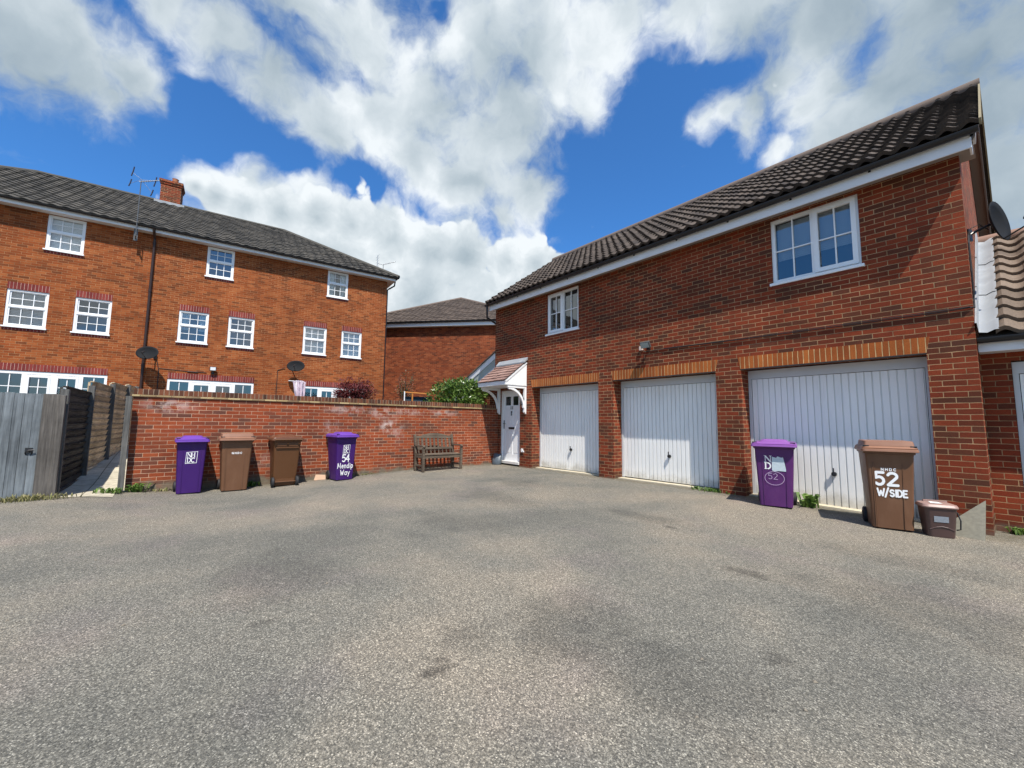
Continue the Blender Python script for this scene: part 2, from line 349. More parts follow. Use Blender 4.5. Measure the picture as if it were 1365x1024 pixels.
class MB:
    """collects faces with metric uvs; world=True geometry is shifted into the parent's frame when built"""
    def __init__(s): s.v = []; s.f = []; s.uv = []; s.mi = []
    def face(s, pts, uv=None):
        pts = [V(p) for p in pts]
        i = len(s.v); s.v += pts; s.f.append(tuple(range(i, i + len(pts))))
        if uv is None:
            n = V((0, 0, 0))
            for k in range(1, len(pts) - 1): n += (pts[k] - pts[0]).cross(pts[k + 1] - pts[0])
            if n.length > 1e-12: n.normalize()
            if abs(n.z) > .9: uv = [(p.x, p.y) for p in pts]
            else:
                t = V((-n.y, n.x, 0)); t.normalize()
                if abs(t.x) > abs(t.y):
                    if t.x < 0: t = -t
                elif t.y < 0: t = -t
                uv = [(p.dot(t), p.z) for p in pts]
        s.uv.append(uv)
    def box(s, a, b, fr=None):
        (x0, y0, z0), (x1, y1, z1) = [tuple(map(min, a, b)), tuple(map(max, a, b))]
        c = [V((x, y, z)) for x in (x0, x1) for y in (y0, y1) for z in (z0, z1)]
        if fr is not None: c = [fr @ p for p in c]
        for q in ((0, 1, 3, 2), (4, 6, 7, 5), (0, 4, 5, 1), (2, 3, 7, 6), (0, 2, 6, 4), (1, 5, 7, 3)):
            s.face([c[k] for k in q])
        return s
    def prism(s, poly, axis, a, b, fr=None):
        """poly of 2-D points extruded along axis from a to b"""
        def P(p, t):
            q = {'x': (t, p[0], p[1]), 'y': (p[0], t, p[1]), 'z': (p[0], p[1], t)}[axis]
            q = V(q); return fr @ q if fr is not None else q
        A = [P(p, a) for p in poly]; B = [P(p, b) for p in poly]
        n = len(poly)
        s.face(list(reversed(A))); s.face(B)
        for i in range(n):
            j = (i + 1) % n; s.face([A[i], A[j], B[j], B[i]])
        return s
    def tube(s, pts, r, seg=8, caps=True):
        pts = [V(p) for p in pts]; rs = r if isinstance(r, (list, tuple)) else [r] * len(pts)
        rings = []; up = None
        for i, p in enumerate(pts):
            d = (pts[min(i + 1, len(pts) - 1)] - pts[max(i - 1, 0)]).normalized()
            if up is None: up = V((0, 0, 1)) if abs(d.z) < .9 else V((1, 0, 0))
            a = d.cross(up).normalized(); bb = a.cross(d).normalized(); up = bb
            rings.append([p + (a * math.cos(2 * math.pi * k / seg) + bb * math.sin(2 * math.pi * k / seg)) * rs[i] for k in range(seg)])
        for i in range(len(rings) - 1):
            for k in range(seg):
                j = (k + 1) % seg
                s.face([rings[i][k], rings[i][j], rings[i + 1][j], rings[i + 1][k]])
        if caps: s.face(list(reversed(rings[0]))); s.face(rings[-1])
        return s
    def bar(s, p, q, w, h, up=(0, 0, 1)):
        p, q = V(p), V(q); d = (q - p).normalized(); u = V(up)
        a = d.cross(u).normalized() * w / 2; b = a.cross(d).normalized() * h / 2
        A = [p + a + b, p - a + b, p - a - b, p + a - b]; B = [x + (q - p) for x in A]
        s.face(list(reversed(A))); s.face(B)
        for i in range(4):
            j = (i + 1) % 4; s.face([A[i], A[j], B[j], B[i]])
        return s
    def build(s, name, m, parent=None, world=True, smooth=False, bevel=0., merge=True, angle=35):
        inv = MW[parent.name].inverted() if (parent is not None and world and parent.name in MW) else Matrix.Identity(4)
        me = bpy.data.meshes.new(name)
        me.from_pydata([tuple(inv @ p) for p in s.v], [], s.f)
        ul = me.uv_layers.new(name='UVMap')
        k = 0
        for uvs in s.uv:
            for u in uvs: ul.data[k].uv = u; k += 1
        me.materials.append(m if not isinstance(m, str) else M[m])
        bm = bmesh.new(); bm.from_mesh(me)
        if merge: bmesh.ops.remove_doubles(bm, verts=bm.verts, dist=1e-5)
        bmesh.ops.recalc_face_normals(bm, faces=bm.faces) if merge else None
        if smooth:
            for f in bm.faces: f.smooth = True
        bm.to_mesh(me); bm.free()
        if smooth: me.set_sharp_from_angle(angle=rad(angle))
        o = bpy.data.objects.new(name, me); COL.objects.link(o)
        if parent is not None:
            o.parent = parent
            if parent.name in MW: MW[o.name] = MW[parent.name]
        else: MW[o.name] = Matrix.Identity(4)
        if bevel:
            bv = o.modifiers.new('bevel', 'BEVEL'); bv.width = bevel; bv.segments = 2; bv.limit_method = 'ANGLE'; bv.angle_limit = rad(40)
            if not smooth:
                bv.harden_normals = False
        return o

def copy_tree(o, parent=None):
    c = o.copy(); COL.objects.link(c)
    if parent is not None: c.parent = parent
    MW[c.name] = MW.get(o.name, Matrix.Identity(4))
    for ch in o.children: copy_tree(ch, c)
    return c

def wall_sheet(mb, fr, u0, u1, z0, z1, holes, reveal, outward_y=-1, top=None):
    """brick face in the local plane y=0 of frame fr with rectangular holes and their reveals going back (+y)"""
    us = sorted({u0, u1, *[h[0] for h in holes], *[h[1] for h in holes]})
    zs = sorted({z0, z1, *[h[2] for h in holes], *[h[3] for h in holes]})
    us = [u for u in us if u0 <= u <= u1]; zs = [z for z in zs if z0 <= z <= z1]
    for i in range(len(us) - 1):
        for j in range(len(zs) - 1):
            cu, cz = (us[i] + us[i + 1]) / 2, (zs[j] + zs[j + 1]) / 2
            if any(h[0] < cu < h[1] and h[2] < cz < h[3] for h in holes): continue
            mb.face([fr @ V((us[i], 0, zs[j])), fr @ V((us[i + 1], 0, zs[j])), fr @ V((us[i + 1], 0, zs[j + 1])), fr @ V((us[i], 0, zs[j + 1]))])
    for h in holes:
        a, b, c, d = h[:4]; r = h[4] if len(h) > 4 else reveal
        mb.face([fr @ V(p) for p in ((a, 0, c), (a, r, c), (a, r, d), (a, 0, d))])
        mb.face([fr @ V(p) for p in ((b, 0, c), (b, 0, d), (b, r, d), (b, r, c))])
        mb.face([fr @ V(p) for p in ((a, 0, d), (a, r, d), (b, r, d), (b, 0, d))])
        if c > z0 + .01: mb.face([fr @ V(p) for p in ((a, 0, c), (b, 0, c), (b, r, c), (a, r, c))])

def tile_roof(fr, width, length, pitch_m, gauge, amp, prof, step=.022, nseg=8, clip=None, back=True):
    """tiles on local plane: x across, y up the slope, z out of the slope; returns MB in world"""
    mb = MB()
    nx = max(2, int(round(width / pitch_m)) * nseg); ny = int(math.ceil(length / gauge))
    xs = [width * i / nx for i in range(nx + 1)]
    def hz(x):
        ph = (x / pitch_m) % 1.
        if prof == 'roman':      # broad flat pan with one tall roll
            return amp * (max(0, math.cos((ph - .5) * math.pi * 2 * .95)) ** 1.1) if abs(ph - .5) < .27 else 0.
        return amp * (.5 + .5 * math.sin(ph * 2 * math.pi)) ** 1.3
    rj = random.Random(3)
    jt = {}
    for j in range(ny):
        y0 = j * gauge; y1 = min(length, y0 + gauge); yr = y0
        for i in range(nx):
            xa, xb = xs[i], xs[i + 1]
            jk = (j, i // nseg)
            if jk not in jt: jt[jk] = (rj.uniform(-.005, .006), rj.uniform(-.009, .006))
            y0 = yr + (jt[jk][1] if j else 0)
            za, zb = hz(xa) + jt[jk][0], hz(xb) + jt[jk][0]
            lo = [V((xa, y0, za + step)), V((xb, y0, zb + step))]; hi = [V((xb, y1, zb)), V((xa, y1, za))]
            mb.face([fr @ p for p in lo + hi], [(xa, y0 + .01), (xb - .001, y0 + .01), (xb - .001, y1 - .01), (xa, y1 - .01)])
            mb.face([fr @ V((xa, y0, za - .012)), fr @ V((xb, y0, zb - .012)), fr @ lo[1], fr @ lo[0]], [(xa, y0 + .01), (xb - .001, y0 + .01), (xb - .001, y0 + .02), (xa, y0 + .02)])
    return mb
def slope_frame(p0, xdir, updir):
    x = V(xdir).normalized(); y = V(updir).normalized(); z = x.cross(y).normalized()
    m = Matrix((x, y, z)).transposed().to_4x4(); m.translation = V(p0); return m
def clip_obj(o, co, no):
    """cut away everything on the side the normal points to (object space, mesh data)"""
    bm = bmesh.new(); bm.from_mesh(o.data)
    bmesh.ops.bisect_plane(bm, geom=bm.verts[:] + bm.edges[:] + bm.faces[:], plane_co=co, plane_no=no, clear_outer=True)
    bm.to_mesh(o.data); bm.free()

def strokes(name, m, parent, lines, fr, w, lift=.0012, seg=6):
    """painted lettering: each stroke a thin raised ribbon with round ends on the local face fr (x right, z up, -y out)"""
    mb = MB(); k = 0
    for ln in lines:
        ww = w
        if isinstance(ln[0], (int, float)): ww, ln = ln[0], ln[1]
        for a, b in zip(ln[:-1], ln[1:]):
            d = V((b[0] - a[0], b[1] - a[1])); L = d.length
            if L < 1e-6: continue
            d /= L; n = V((-d.y, d.x)); y = -(lift + k * .00012); k += 1
            out = []
            base = math.atan2(n.y, n.x)
            for i in range(seg + 1):
                an = base + math.pi * i / seg; out.append((a[0] + math.cos(an) * ww / 2, a[1] + math.sin(an) * ww / 2))
            for i in range(seg + 1):
                an = base + math.pi + math.pi * i / seg; out.append((b[0] + math.cos(an) * ww / 2, b[1] + math.sin(an) * ww / 2))
            mb.face([fr @ V((p[0], y, p[1])) for p in out])
    return mb.build(name, m, parent, world=False, merge=False)

def arc(cx, cy, rx, ry, a0, a1, n=10):
    return [(cx + rx * math.cos(rad(a0 + (a1 - a0) * i / n)), cy + ry * math.sin(rad(a0 + (a1 - a0) * i / n))) for i in range(n + 1)]
GL = {  # stroke letters in a unit cell: width about .6, height 1
 'N': [[(0, 0), (0, 1), (.62, 0), (.62, 1)]], 'H': [[(0, 0), (0, 1)], [(.6, 0), (.6, 1)], [(0, .52), (.6, .52)]],
 'D': [[(0, 0), (0, 1), (.25, 1)] + arc(.22, .5, .4, .5, 90, -90, 8) + [(0, 0)]], 'C': [arc(.33, .5, .33, .5, 45, 315, 10)],
 '5': [[(.55, 1), (.08, 1), (.05, .56)] + arc(.27, .32, .29, .32, 120, -140, 8)], '4': [[(.45, 0), (.45, 1), (0, .32), (.62, .32)]],
 '2': [arc(.3, .72, .28, .27, 160, -20, 7) + [(.02, 0), (.62, 0)]], '1': [[(.1, .8), (.3, 1), (.3, 0)]],
 'M': [[(0, 0), (.08, 1), (.42, .25), (.76, 1), (.84, 0)]], 'e': [[(.05, .34), (.5, .36)] + arc(.27, .32, .24, .31, 10, 320, 9)],
 'n': [[(0, 0), (0, .62)], [(0, .45)] + arc(.22, .38, .22, .24, 160, 0, 5) + [(.44, 0)]], 'd': [arc(.24, .31, .24, .31, 60, 300, 8), [(.48, 1), (.48, 0)]],
 'i': [[(.08, 0), (.08, .6)], [(.08, .82), (.085, .86)]], 'p': [[(0, -.35), (0, .62)], arc(.22, .31, .24, .31, 140, -140, 9)],
 'W': [[(0, 1), (.2, 0), (.4, .7), (.6, 0), (.8, 1)]], 'a': [arc(.24, .31, .24, .31, 50, 310, 8), [(.47, .62), (.47, 0)]],
 'y': [[(0, .62), (.24, .05)], [(.48, .62), (.1, -.35)]], '/': [[(0, -.15), (.4, 1.15)]], 'S': [arc(.3, .74, .26, .24, 30, 250, 7) + arc(.3, .25, .27, .25, 90, -150, 7)],
 'I': [[(.1, 0), (.1, 1)]], 'E': [[(.5, 1), (0, 1), (0, 0), (.52, 0)], [(0, .52), (.42, .52)]]}
def text(s, x, z, h, sp=.25, sx=1.):
    out = []
    for ch in s:
        if ch == ' ': x += h * .6; continue
        g = GL[ch]; w = max(p[0] for l in g for p in l)
        for l in g: out.append([(x + p[0] * h * sx, z + p[1] * h) for p in l])
        x += (w * sx + sp) * h
    return out

def leaf_cloud(mb, cx, cy, cz, rx, ry, rz, n, size, rnd, shell=.55, flat=.5, shape=None, droop=.3, aspect=.42):
    """n small folded leaves through a lumpy ellipsoid"""
    lumps = []
    while len(lumps) < 34:
        q = V((rnd.uniform(-1, 1), rnd.uniform(-1, 1), rnd.uniform(-1, 1)))
        if q.length < 1.: lumps.append((q * .74, rnd.uniform(.2, .36)))
    for _ in range(n):
        c, r = rnd.choice(lumps)
        d = V((rnd.gauss(0, 1), rnd.gauss(0, 1), rnd.gauss(0, 1))).normalized() * r * (shell + (1 - shell) * rnd.random())
        p = c + d
        if p.z < -1: p.z = -1 + rnd.random() * .2
        P = V((cx + p.x * rx, cy + p.y * ry, cz + p.z * rz))
        out = (d + V((0, 0, .3))).normalized()
        ax = (out + V((rnd.uniform(-1, 1), rnd.uniform(-1, 1), rnd.uniform(-1, .6) - droop))).normalized()
        sd = ax.cross(V((rnd.uniform(-1, 1), rnd.uniform(-1, 1), 1))).normalized()
        L = size * rnd.uniform(.6, 1.25); W = L * aspect
        nrm = ax.cross(sd)
        a = P; b = P + ax * L * .5 + sd * W * .5 + nrm * W * .12; c2 = P + ax * L; d2 = P + ax * L * .5 - sd * W * .5 + nrm * W * .12
        mb.face([a, b, c2], [(0, 0), (1, 0), (1, 1)]); mb.face([a, c2, d2], [(0, 0), (1, 1), (0, 1)])

# ------------------------------------------------------------------ ground
DIP = [(-60, 0), (-9.3, 0), (-8.9, -.025), (-8.5, -.08), (-8.0, -.125), (-7.2, -.15), (-6.4, -.145), (-5.8, -.125), (-5.0, -.11), (-4.2, -.08), (-3.0, -.035), (-2.0, -.018), (-1, -.025), (0, -.03), (60, -.03)]
def gh(x, y):
    d = 0.
    for (ya, da), (yb, db) in zip(DIP[:-1], DIP[1:]):
        if ya <= y <= yb: d = da + (db - da) * (y - ya) / (yb - ya)
    f = min(1., max(0., (-x - 1.) / 5.)); f = f * f * (3 - 2 * f)
    return -.024 * max(0., min(x, 12.)) + d * f
def ground():
    xs = [-400, -60, -25, -12] + [-8 + .4 * k for k in range(21)] + [.6, 1.2, 2, 3, 4, 6, 9, 12, 25, 60, 400]; ys = [-400, -60, -20, -12, -10] + [-9.4 + .3 * k for k in range(32)] + [.3, 4, 12, 30, 80, 400]
    mb = MB()
    for i in range(len(xs) - 1):
        for j in range(len(ys) - 1):
            q = [(xs[i], ys[j]), (xs[i + 1], ys[j]), (xs[i + 1], ys[j + 1]), (xs[i], ys[j + 1])]
            mb.face([(x, y, gh(x, y)) for x, y in q])
    o = mb.build('ground', 'asphalt', smooth=True, angle=80); tag(o, None, None, kind='structure')
ground()
# alley path of paving slabs, rising towards the house
pm = MB()
pts = [(-6.38, .004), (-7.3, .02), (-9.2, .12), (-11, .27), (-13, .38), (-15.4, .45)]
xs_ = [-6.45, -6.7, -7., -7.3, -7.8, -8.4, -9.2, -11, -13, -15.4]
def pz(x, y):
    za = 0
    for (xa, a), (xb, b) in zip(pts[:-1], pts[1:]):
        if xb <= x <= xa: za = a + (b - a) * (x - xa) / (xb - xa)
    k = min(1., max(0., (-x - 7.3) / 1.9))
    return (gh(x, y) + .008) * (1 - k) + (za + .006) * k
for x0, x1 in zip(xs_[:-1], xs_[1:]):
    for y_ in range(6):
        f = lambda x, q: (-9.55 + q / 6 * ((-8.62 if x > -7.2 else -8.3) + 9.55))
        pm.face([(x0, f(x0, y_), pz(x0, f(x0, y_))), (x1, f(x1, y_), pz(x1, f(x1, y_))), (x1, f(x1, y_ + 1), pz(x1, f(x1, y_ + 1))), (x0, f(x0, y_ + 1), pz(x0, f(x0, y_ + 1)))])
tag(pm.build('path', 'slabs'), None, None, kind='structure')
# raised garden ground behind the wall
gm = MB()
gm.face([(-7.5, -8.28, .3), (-7.5, -.0, .3), (-15.6, 1.5, .45), (-15.6, -8.28, .45)])
gm.face([(-7.5, 0, .3), (-7.5, 8, .3), (-30, 8, .45), (-15.6, 1.5, .45)])
gm.face([(-6.4, -9.55, .01), (-15.6, -9.55, .45), (-15.6, -16, .45), (-6.4, -16, .01)])
tag(gm.build('garden_ground', 'soil'), None, None, kind='structure')

# ------------------------------------------------------------------ window builder (part window > pane, sill, blind ...)
def frame_uvn(org, rz):
    m = Matrix.Translation(V(org)) @ Matrix.Rotation(rz, 4, 'Z'); return m
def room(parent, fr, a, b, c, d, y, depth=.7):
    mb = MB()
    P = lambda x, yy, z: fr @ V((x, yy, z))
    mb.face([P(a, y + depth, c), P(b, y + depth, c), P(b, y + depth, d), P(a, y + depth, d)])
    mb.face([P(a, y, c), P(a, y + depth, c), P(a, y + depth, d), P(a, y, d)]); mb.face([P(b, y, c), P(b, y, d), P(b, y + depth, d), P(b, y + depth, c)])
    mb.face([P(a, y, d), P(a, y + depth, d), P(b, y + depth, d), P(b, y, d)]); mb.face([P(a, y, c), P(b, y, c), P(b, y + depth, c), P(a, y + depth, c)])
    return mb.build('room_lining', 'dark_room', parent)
def sash_window(house, fr, a, b, c, d, y=.035, blind=None, sill=True):
    """white sliding-sash style window, 3x2 panes over 3x2"""
    m = MB(); f = .055
    m.box((a, y, c), (a + f, y + .07, d), fr); m.box((b - f, y, c), (b, y + .07, d), fr)
    m.box((a + f, y, d - f), (b - f, y + .07, d), fr); m.box((a + f, y, c), (b - f, y + .07, c + f), fr)
    mid = c + (d - c) * .54
    m.box((a + f, y - .006, mid - .03), (b - f, y + .05, mid + .03), fr)
    # sash rails
    for (z0, z1, yy) in ((c + f, mid - .03, y + .012), (mid + .03, d - f, y + .026)):
        s = .032
        m.box((a + f, yy, z0), (a + f + s, yy + .03, z1), fr); m.box((b - f - s, yy, z0), (b - f, yy + .03, z1), fr)
        m.box((a + f + s, yy, z0), (b - f - s, yy + .03, z0 + s * .8), fr); m.box((a + f + s, yy, z1 - s * .8), (b - f - s, yy + .03, z1), fr)
        for k in (1, 2):
            x = a + f + s + (b - a - 2 * f - 2 * s) * k / 3
            m.box((x - .009, yy + .006, z0 + s * .8), (x + .009, yy + .022, z1 - s * .8), fr)
        zz = (z0 + z1) / 2; n3 = [a + f + s + (b - a - 2 * f - 2 * s) * k / 3 for k in range(4)]
        for k in range(3): m.box((n3[k] + (.009 if k else 0), yy + .006, zz - .009), (n3[k + 1] - (.009 if k < 2 else 0), yy + .022, zz + .009), fr)
    w = m.build('window', 'white_upvc', house)
    g = MB(); g.face([fr @ V(p) for p in ((a + f, y + .05, c + f), (b - f, y + .05, c + f), (b - f, y + .05, d - f), (a + f, y + .05, d - f))])
    g.build('pane', 'glass', w)
    if sill:
        s = MB(); s.box((a - .03, -.055, c - .045), (b + .03, y - .002, c - .002), fr); s.build('sill', 'white_upvc', w, bevel=.006)
    room(w, fr, a + .01, b - .01, c + .01, d - .01, y + .072)
    if blind:
        kind, frac = blind; bl = MB(); zb = d - f - (d - c - 2 * f) * frac
        if kind == 'blind':
            z = d - f
            while z > zb:
                bl.face([fr @ V(p) for p in ((a + f, y + .115, z), (b - f, y + .115, z), (b - f, y + .14, z - .032), (a + f, y + .14, z - .032))]); z -= .045
            bl.build('blind', 'blind', w)
        else:
            N = 24
            for i in range(N):
                if kind == 'curtain' and .3 < i / N < .7: continue
                x0 = a + f + (b - a - 2 * f) * i / N; x1 = a + f + (b - a - 2 * f) * (i + 1) / N
                y0 = y + .13 + .02 * math.sin(i * 1.7); y1 = y + .13 + .02 * math.sin((i + 1) * 1.7)
                bl.face([fr @ V(p) for p in ((x0, y0, zb), (x1, y1, zb), (x1, y1, d - f), (x0, y0, d - f))])
            bl.build('curtain', 'curtain', w)
    return w
def casement(parent, fr, a, b, c, d, y, left_open=True, blind=0.):
    """two-light casement with 2x2 bars in each light"""
    m = MB(); f = .055; mid = (a + b) / 2
    m.box((a, y, c), (a + f, y + .07, d), fr); m.box((b - f, y, c), (b, y + .07, d), fr)
    m.box((a + f, y, d - f), (b - f, y + .07, d), fr); m.box((a + f, y, c), (b - f, y + .07, c + f), fr)
    m.box((mid - .03, y, c + f), (mid + .03, y + .07, d - f), fr)
    for side in (0, 1):
        x0, x1 = (a + f, mid - .03) if side == 0 else (mid + .03, b - f)
        z0, z1 = c + f, d - f
        if side == (0 if left_open else 1):
            s = .045; yy = y - .018
            m.box((x0 - .02, yy, z0 - .02), (x0 + s, yy + .05, z1 + .02), fr); m.box((x1 - s, yy, z0 - .02), (x1 + .02, yy + .05, z1 + .02), fr)
            m.box((x0 + s, yy, z0 - .02), (x1 - s, yy + .05, z0 + s), fr); m.box((x0 + s, yy, z1 - s), (x1 - s, yy + .05, z1 + .02), fr)
            x0 += s; x1 -= s; z0 += s; z1 -= s
        xm = (x0 + x1) / 2; zm = (z0 + z1) / 2
        m.box((xm - .01, y + .02, z0), (xm + .01, y + .04, z1), fr)
        m.box((x0, y + .021, zm - .01), (xm - .01, y + .039, zm + .01), fr); m.box((xm + .01, y + .021, zm - .01), (x1, y + .039, zm + .01), fr)
    w = m.build('window', 'white_upvc', parent)
    g = MB(); g.face([fr @ V(p) for p in ((a + f, y + .045, c + f), (b - f, y + .045, c + f), (b - f, y + .045, d - f), (a + f, y + .045, d - f))])
    g.build('pane', 'glass', w)
    s = MB(); s.box((a - .035, -.05, c - .05), (b + .035, y - .02, c - .003), fr); s.build('sill', 'white_upvc', w, bevel=.006)
    room(w, fr, a + .01, b - .01, c + .01, d - .01, y + .072, .9)
    if blind:
        bl = MB(); z = d - f; zb = d - f - (d - c - 2 * f) * blind
        while z > zb:
            bl.face([fr @ V(p) for p in ((a + f, y + .12, z), (b - f, y + .12, z), (b - f, y + .145, z - .020), (a + f, y + .145, z - .020))]); z -= .030
        bl.build('blind', 'blind', w)
    return w

# ------------------------------------------------------------------ garage building (coach house)
I4 = Matrix.Identity(4)
WL, WR, DEP = -7.45, 2.86, 5.55
G = root('coach_house', 'dark red brick upper storey over three white garage doors and a small canopied front door', 'house', (WL, 0, 0))
HEAD = 2.27
doors = [(-5.66, -3.26), (-2.83, -.45), (0., 2.40)]
gw = MB()
holes = [(d0, d1, -.3, HEAD, .34) for d0, d1 in doors] + [(-7.16, -6.19, -.3, 2.24, .14), (-5.05, -3.89, 3.71, 4.84, .07), (.585, 1.79, 3.71, 4.84, .07)]
wall_sheet(gw, I4, WL, WR, -.3, 4.91, holes, .1)
# side and back walls with gables
RY, RZ = 2.75, 7.30
for x, sgn in ((WL, -1), (WR, 1)):
    p = [(x, 0, -.3), (x, DEP, -.3), (x, DEP, 4.91), (x, RY, 4.91 + (RY) * .72), (x, 0, 4.91)]
    gw.face(p)
gw.face([(WL, DEP, -.3), (WR, DEP, -.3), (WR, DEP, 4.91), (WL, DEP, 4.91)])
wall = gw.build('wall', 'brick_garage', G)
# white flue boxes etc. are below; roof
sl = math.atan2(2.27, 3.2); up = V((0, math.cos(sl), math.sin(sl)))
XL, XR = -7.52, 3.09; EY, EZ = -.36, 5.07
LEN = math.hypot(RY - EY, RZ - EZ)
fr = slope_frame((XL, EY, EZ), (1, 0, 0), (0, RY - EY, RZ - EZ))
rf = tile_roof(fr, XR - XL - .022, LEN, .205, .31, .048, 'sine', step=.044).build('roof', 'tiles_garage', G, smooth=True, angle=40)
b = MB()   # back slope, underside and roof body
b.face([(XL, RY, RZ), (XR + .0, RY, RZ), (XR, DEP + .45, EZ), (XL, DEP + .45, EZ)])
b.face([(XL, EY, EZ - .03), (XR, EY, EZ - .03), (XR, RY, RZ - .04), (XL, RY, RZ - .04)])
b.build('roof_back_slope', 'tiles_far', rf)
rt = MB()
rt.tube([(XL, RY, RZ + .0), (XR, RY, RZ + .0)], .135, 14); rt.build('ridge_tiles', 'tile_mortar', rf, smooth=True)
for x, s in ((XR, 1), (XL, -1)):
    vg = MB()
    for (ya, za, yb, zb) in ((EY, EZ, RY, RZ), (DEP + .45, EZ, RY, RZ)):
        d = V((0, yb - ya, zb - za)).normalized(); nn = V((0, -d.z, d.y)) if d.y > 0 else V((0, d.z, -d.y))
        a = V((x, ya, za)); c = V((x, yb, zb)); w = -.022 * s
        pr = [a + nn * .052, c + nn * .052, c - nn * .035, a - nn * .035]
        q = [p + V((w, 0, 0)) for p in pr]
        vg.face(pr); vg.face(list(reversed(q)))
        for i in range(4): vg.face([pr[i], q[i], q[(i + 1) % 4], pr[(i + 1) % 4]])
    vg.build('verge', 'verge', rf)
BBM = simple('brown_grey_bargeboard', (.20, .17, .15), .6, .1)
for x, s in ((XR - .09, 1), (XL + .02, -1)):
    bb = MB()
    for (ya, za, yb, zb) in ((EY + .14, EZ + .02, RY, RZ - .06), (DEP + .33, EZ + .02, RY, RZ - .06)):
        p = [(ya, za - .22), (ya, za), (yb, zb), (yb, zb - .24)]
        bb.prism(p if yb > ya else list(reversed(p)), 'x', x, x + .025)
    bb.build('bargeboard', BBM, G)
GSM = simple('gable_soffit_board', (.30, .225, .18), .7, .08)
for (x0, x1) in ((WR + .001, XR - .092), (XL + .046, WL - .001)):
    bb = MB()
    for (ya, za, yb, zb) in ((EY + .14, EZ - .12, RY, RZ - .22), (DEP + .33, EZ - .12, RY, RZ - .22)):
        bb.face([(x0, ya, za), (x1, ya, za), (x1, yb, zb), (x0, yb, zb)])
    bb.build('gable_soffit', GSM, G)
# soffit, fascia, gutter
sf = MB(); sf.box((XL + .1, -.262, 4.895), (XR - .115, -.0, 4.905)); sf.box((XL + .1, -.262, 4.912), (XR - .09, .3, 4.92)); sf.build('soffit', simple('brown_grey_soffit', (.30, .26, .23), .7, .06), G)
fa = MB(); fa.box((XL + .1, -.285, 4.815), (XR - .10, -.263, 5.03)); fa.box((XR - .124, -.262, 4.82), (XR - .10, -.04, 5.02)); fa.build('fascia', 'white_fascia', G, bevel=.004)
gt = MB(); N = 8
prof = [(-.350 + .06 * math.cos(math.pi + math.pi * k / N), 5.02 + .06 * math.sin(math.pi + math.pi * k / N)) for k in range(N + 1)]
prof = prof + [(p[0] * 1 + (.004 if i < 0 else 0), p[1] + .006) for i, p in enumerate(reversed([(-.350 + .053 * math.cos(math.pi + math.pi * k / N), 5.02 + .053 * math.sin(math.pi + math.pi * k / N)) for k in range(N + 1)]))]
gt.prism(prof, 'x', XL - .02, XR - .03)
for k in range(11): gt.box((XL + .5 + k, -.297, 4.955), (XL + .53 + k, -.287, 5.01))
gt.build('gutter', 'black_plastic', G, smooth=True)
dp = MB(); dp.tube([(XL + .06, -.35, 4.97), (XL + .06, -.35, 4.84), (XL + .0, -.3, 4.62), (WL - .06, .12, 4.45), (WL - .06, .16, 4.3), (WL - .06, .16, .3)], .035, 10)
dp.build('downpipe', 'black_plastic', G, smooth=True)
# soldier-course lintels
for d0, d1 in doors:
    lm = MB(); e = .045
    lm.prism([(d0 - .0, HEAD + .001), (d1 + .0, HEAD + .001), (d1 + e, HEAD + .218), (d0 - e, HEAD + .218)], 'y', -.004, .02); lm.build('lintel', 'soldier_orange', G)
    lm2 = MB(); lm2.box((d0 + .002, -.0035, HEAD - .012), (d1 - .002, .10, HEAD)); lm2.build('lintel_edge', simple('dark_steel_lintel', (.05, .04, .035), .6), G)
# garage doors
def garage_door(parent, d0, d1, z0, z1, y, handle=True):
    f = MB()
    f.box((d0 + .004, y - .02, z0), (d0 + .055, y + .05, z1 - .165)); f.box((d1 - .055, y - .02, z0), (d1 - .004, y + .05, z1 - .165))
    f.box((d0 + .004, y - .02, z1 - .165), (d1 - .004, y + .05, z1 - .014))
    a, b = d0 + .062, d1 - .062; zb, zt = z0 + .02, z1 - .173
    m = MB(); n = 24; w = (b - a) / n
    pr = []
    for i in range(n):
        x = a + i * w
        pr += [(x, 0), (x + w * .80, 0), (x + w * .83, .022), (x + w * .93, .022)]
    pr.append((b, 0))
    for (xa, ya), (xb, yb) in zip(pr[:-1], pr[1:]):
        m.face([(xa, y + ya, zb), (xb, y + yb, zb), (xb, y + yb, zt), (xa, y + ya, zt)])
    m.box((a, y - .003, zb - .012), (b, y + .03, zb - .001))
    m.face([(a, y + .03, zt), (b, y + .03, zt), (b, y, zt), (a, y, zt)])
    o = m.build('garage_door', 'white_door', parent)
    fo = f.build('frame', 'grey_frame', o)
    k_ = MB(); k_.face([(d0 - .03, y + .056, z0 - .2), (d1 + .03, y + .056, z0 - .2), (d1 + .03, y + .056, z1 + .05), (d0 - .03, y + .056, z1 + .05)]); k_.build('dark_interior', 'dark_room', o)
    if handle:
        h = MB(); x = a + (b - a) * .5 + .02; z = z0 + .42 * 1. + .13
        h.tube([(x, y, z), (x, y - .045, z)], .034, 14); h.tube([(x, y - .045, z), (x, y - .06, z)], .024, 12)
        h.bar((x, y - .055, z - .03), (x, y - .055, z + .095), .016, .016, up=(0, 1, 0))
        h.build('handle', 'letterbox', o, smooth=True)
    return o
for i, (d0, d1) in enumerate(doors):
    z0 = gh((d0 + d1) / 2, 0) + (.03 if i < 2 else .03)
    if i == 2:
        z0 = -.055
    garage_door(G, d0, d1, z0, HEAD - .0, .33)
    th = MB(); th.prism([(d0 - .0, -.30), (d1 + .0, -.30), (d1 + .0, gh(d1, 0) + .022), (d0, gh(d0, 0) + .022)], 'y', .16, .42); th.build('threshold', 'concrete_thresh', G)
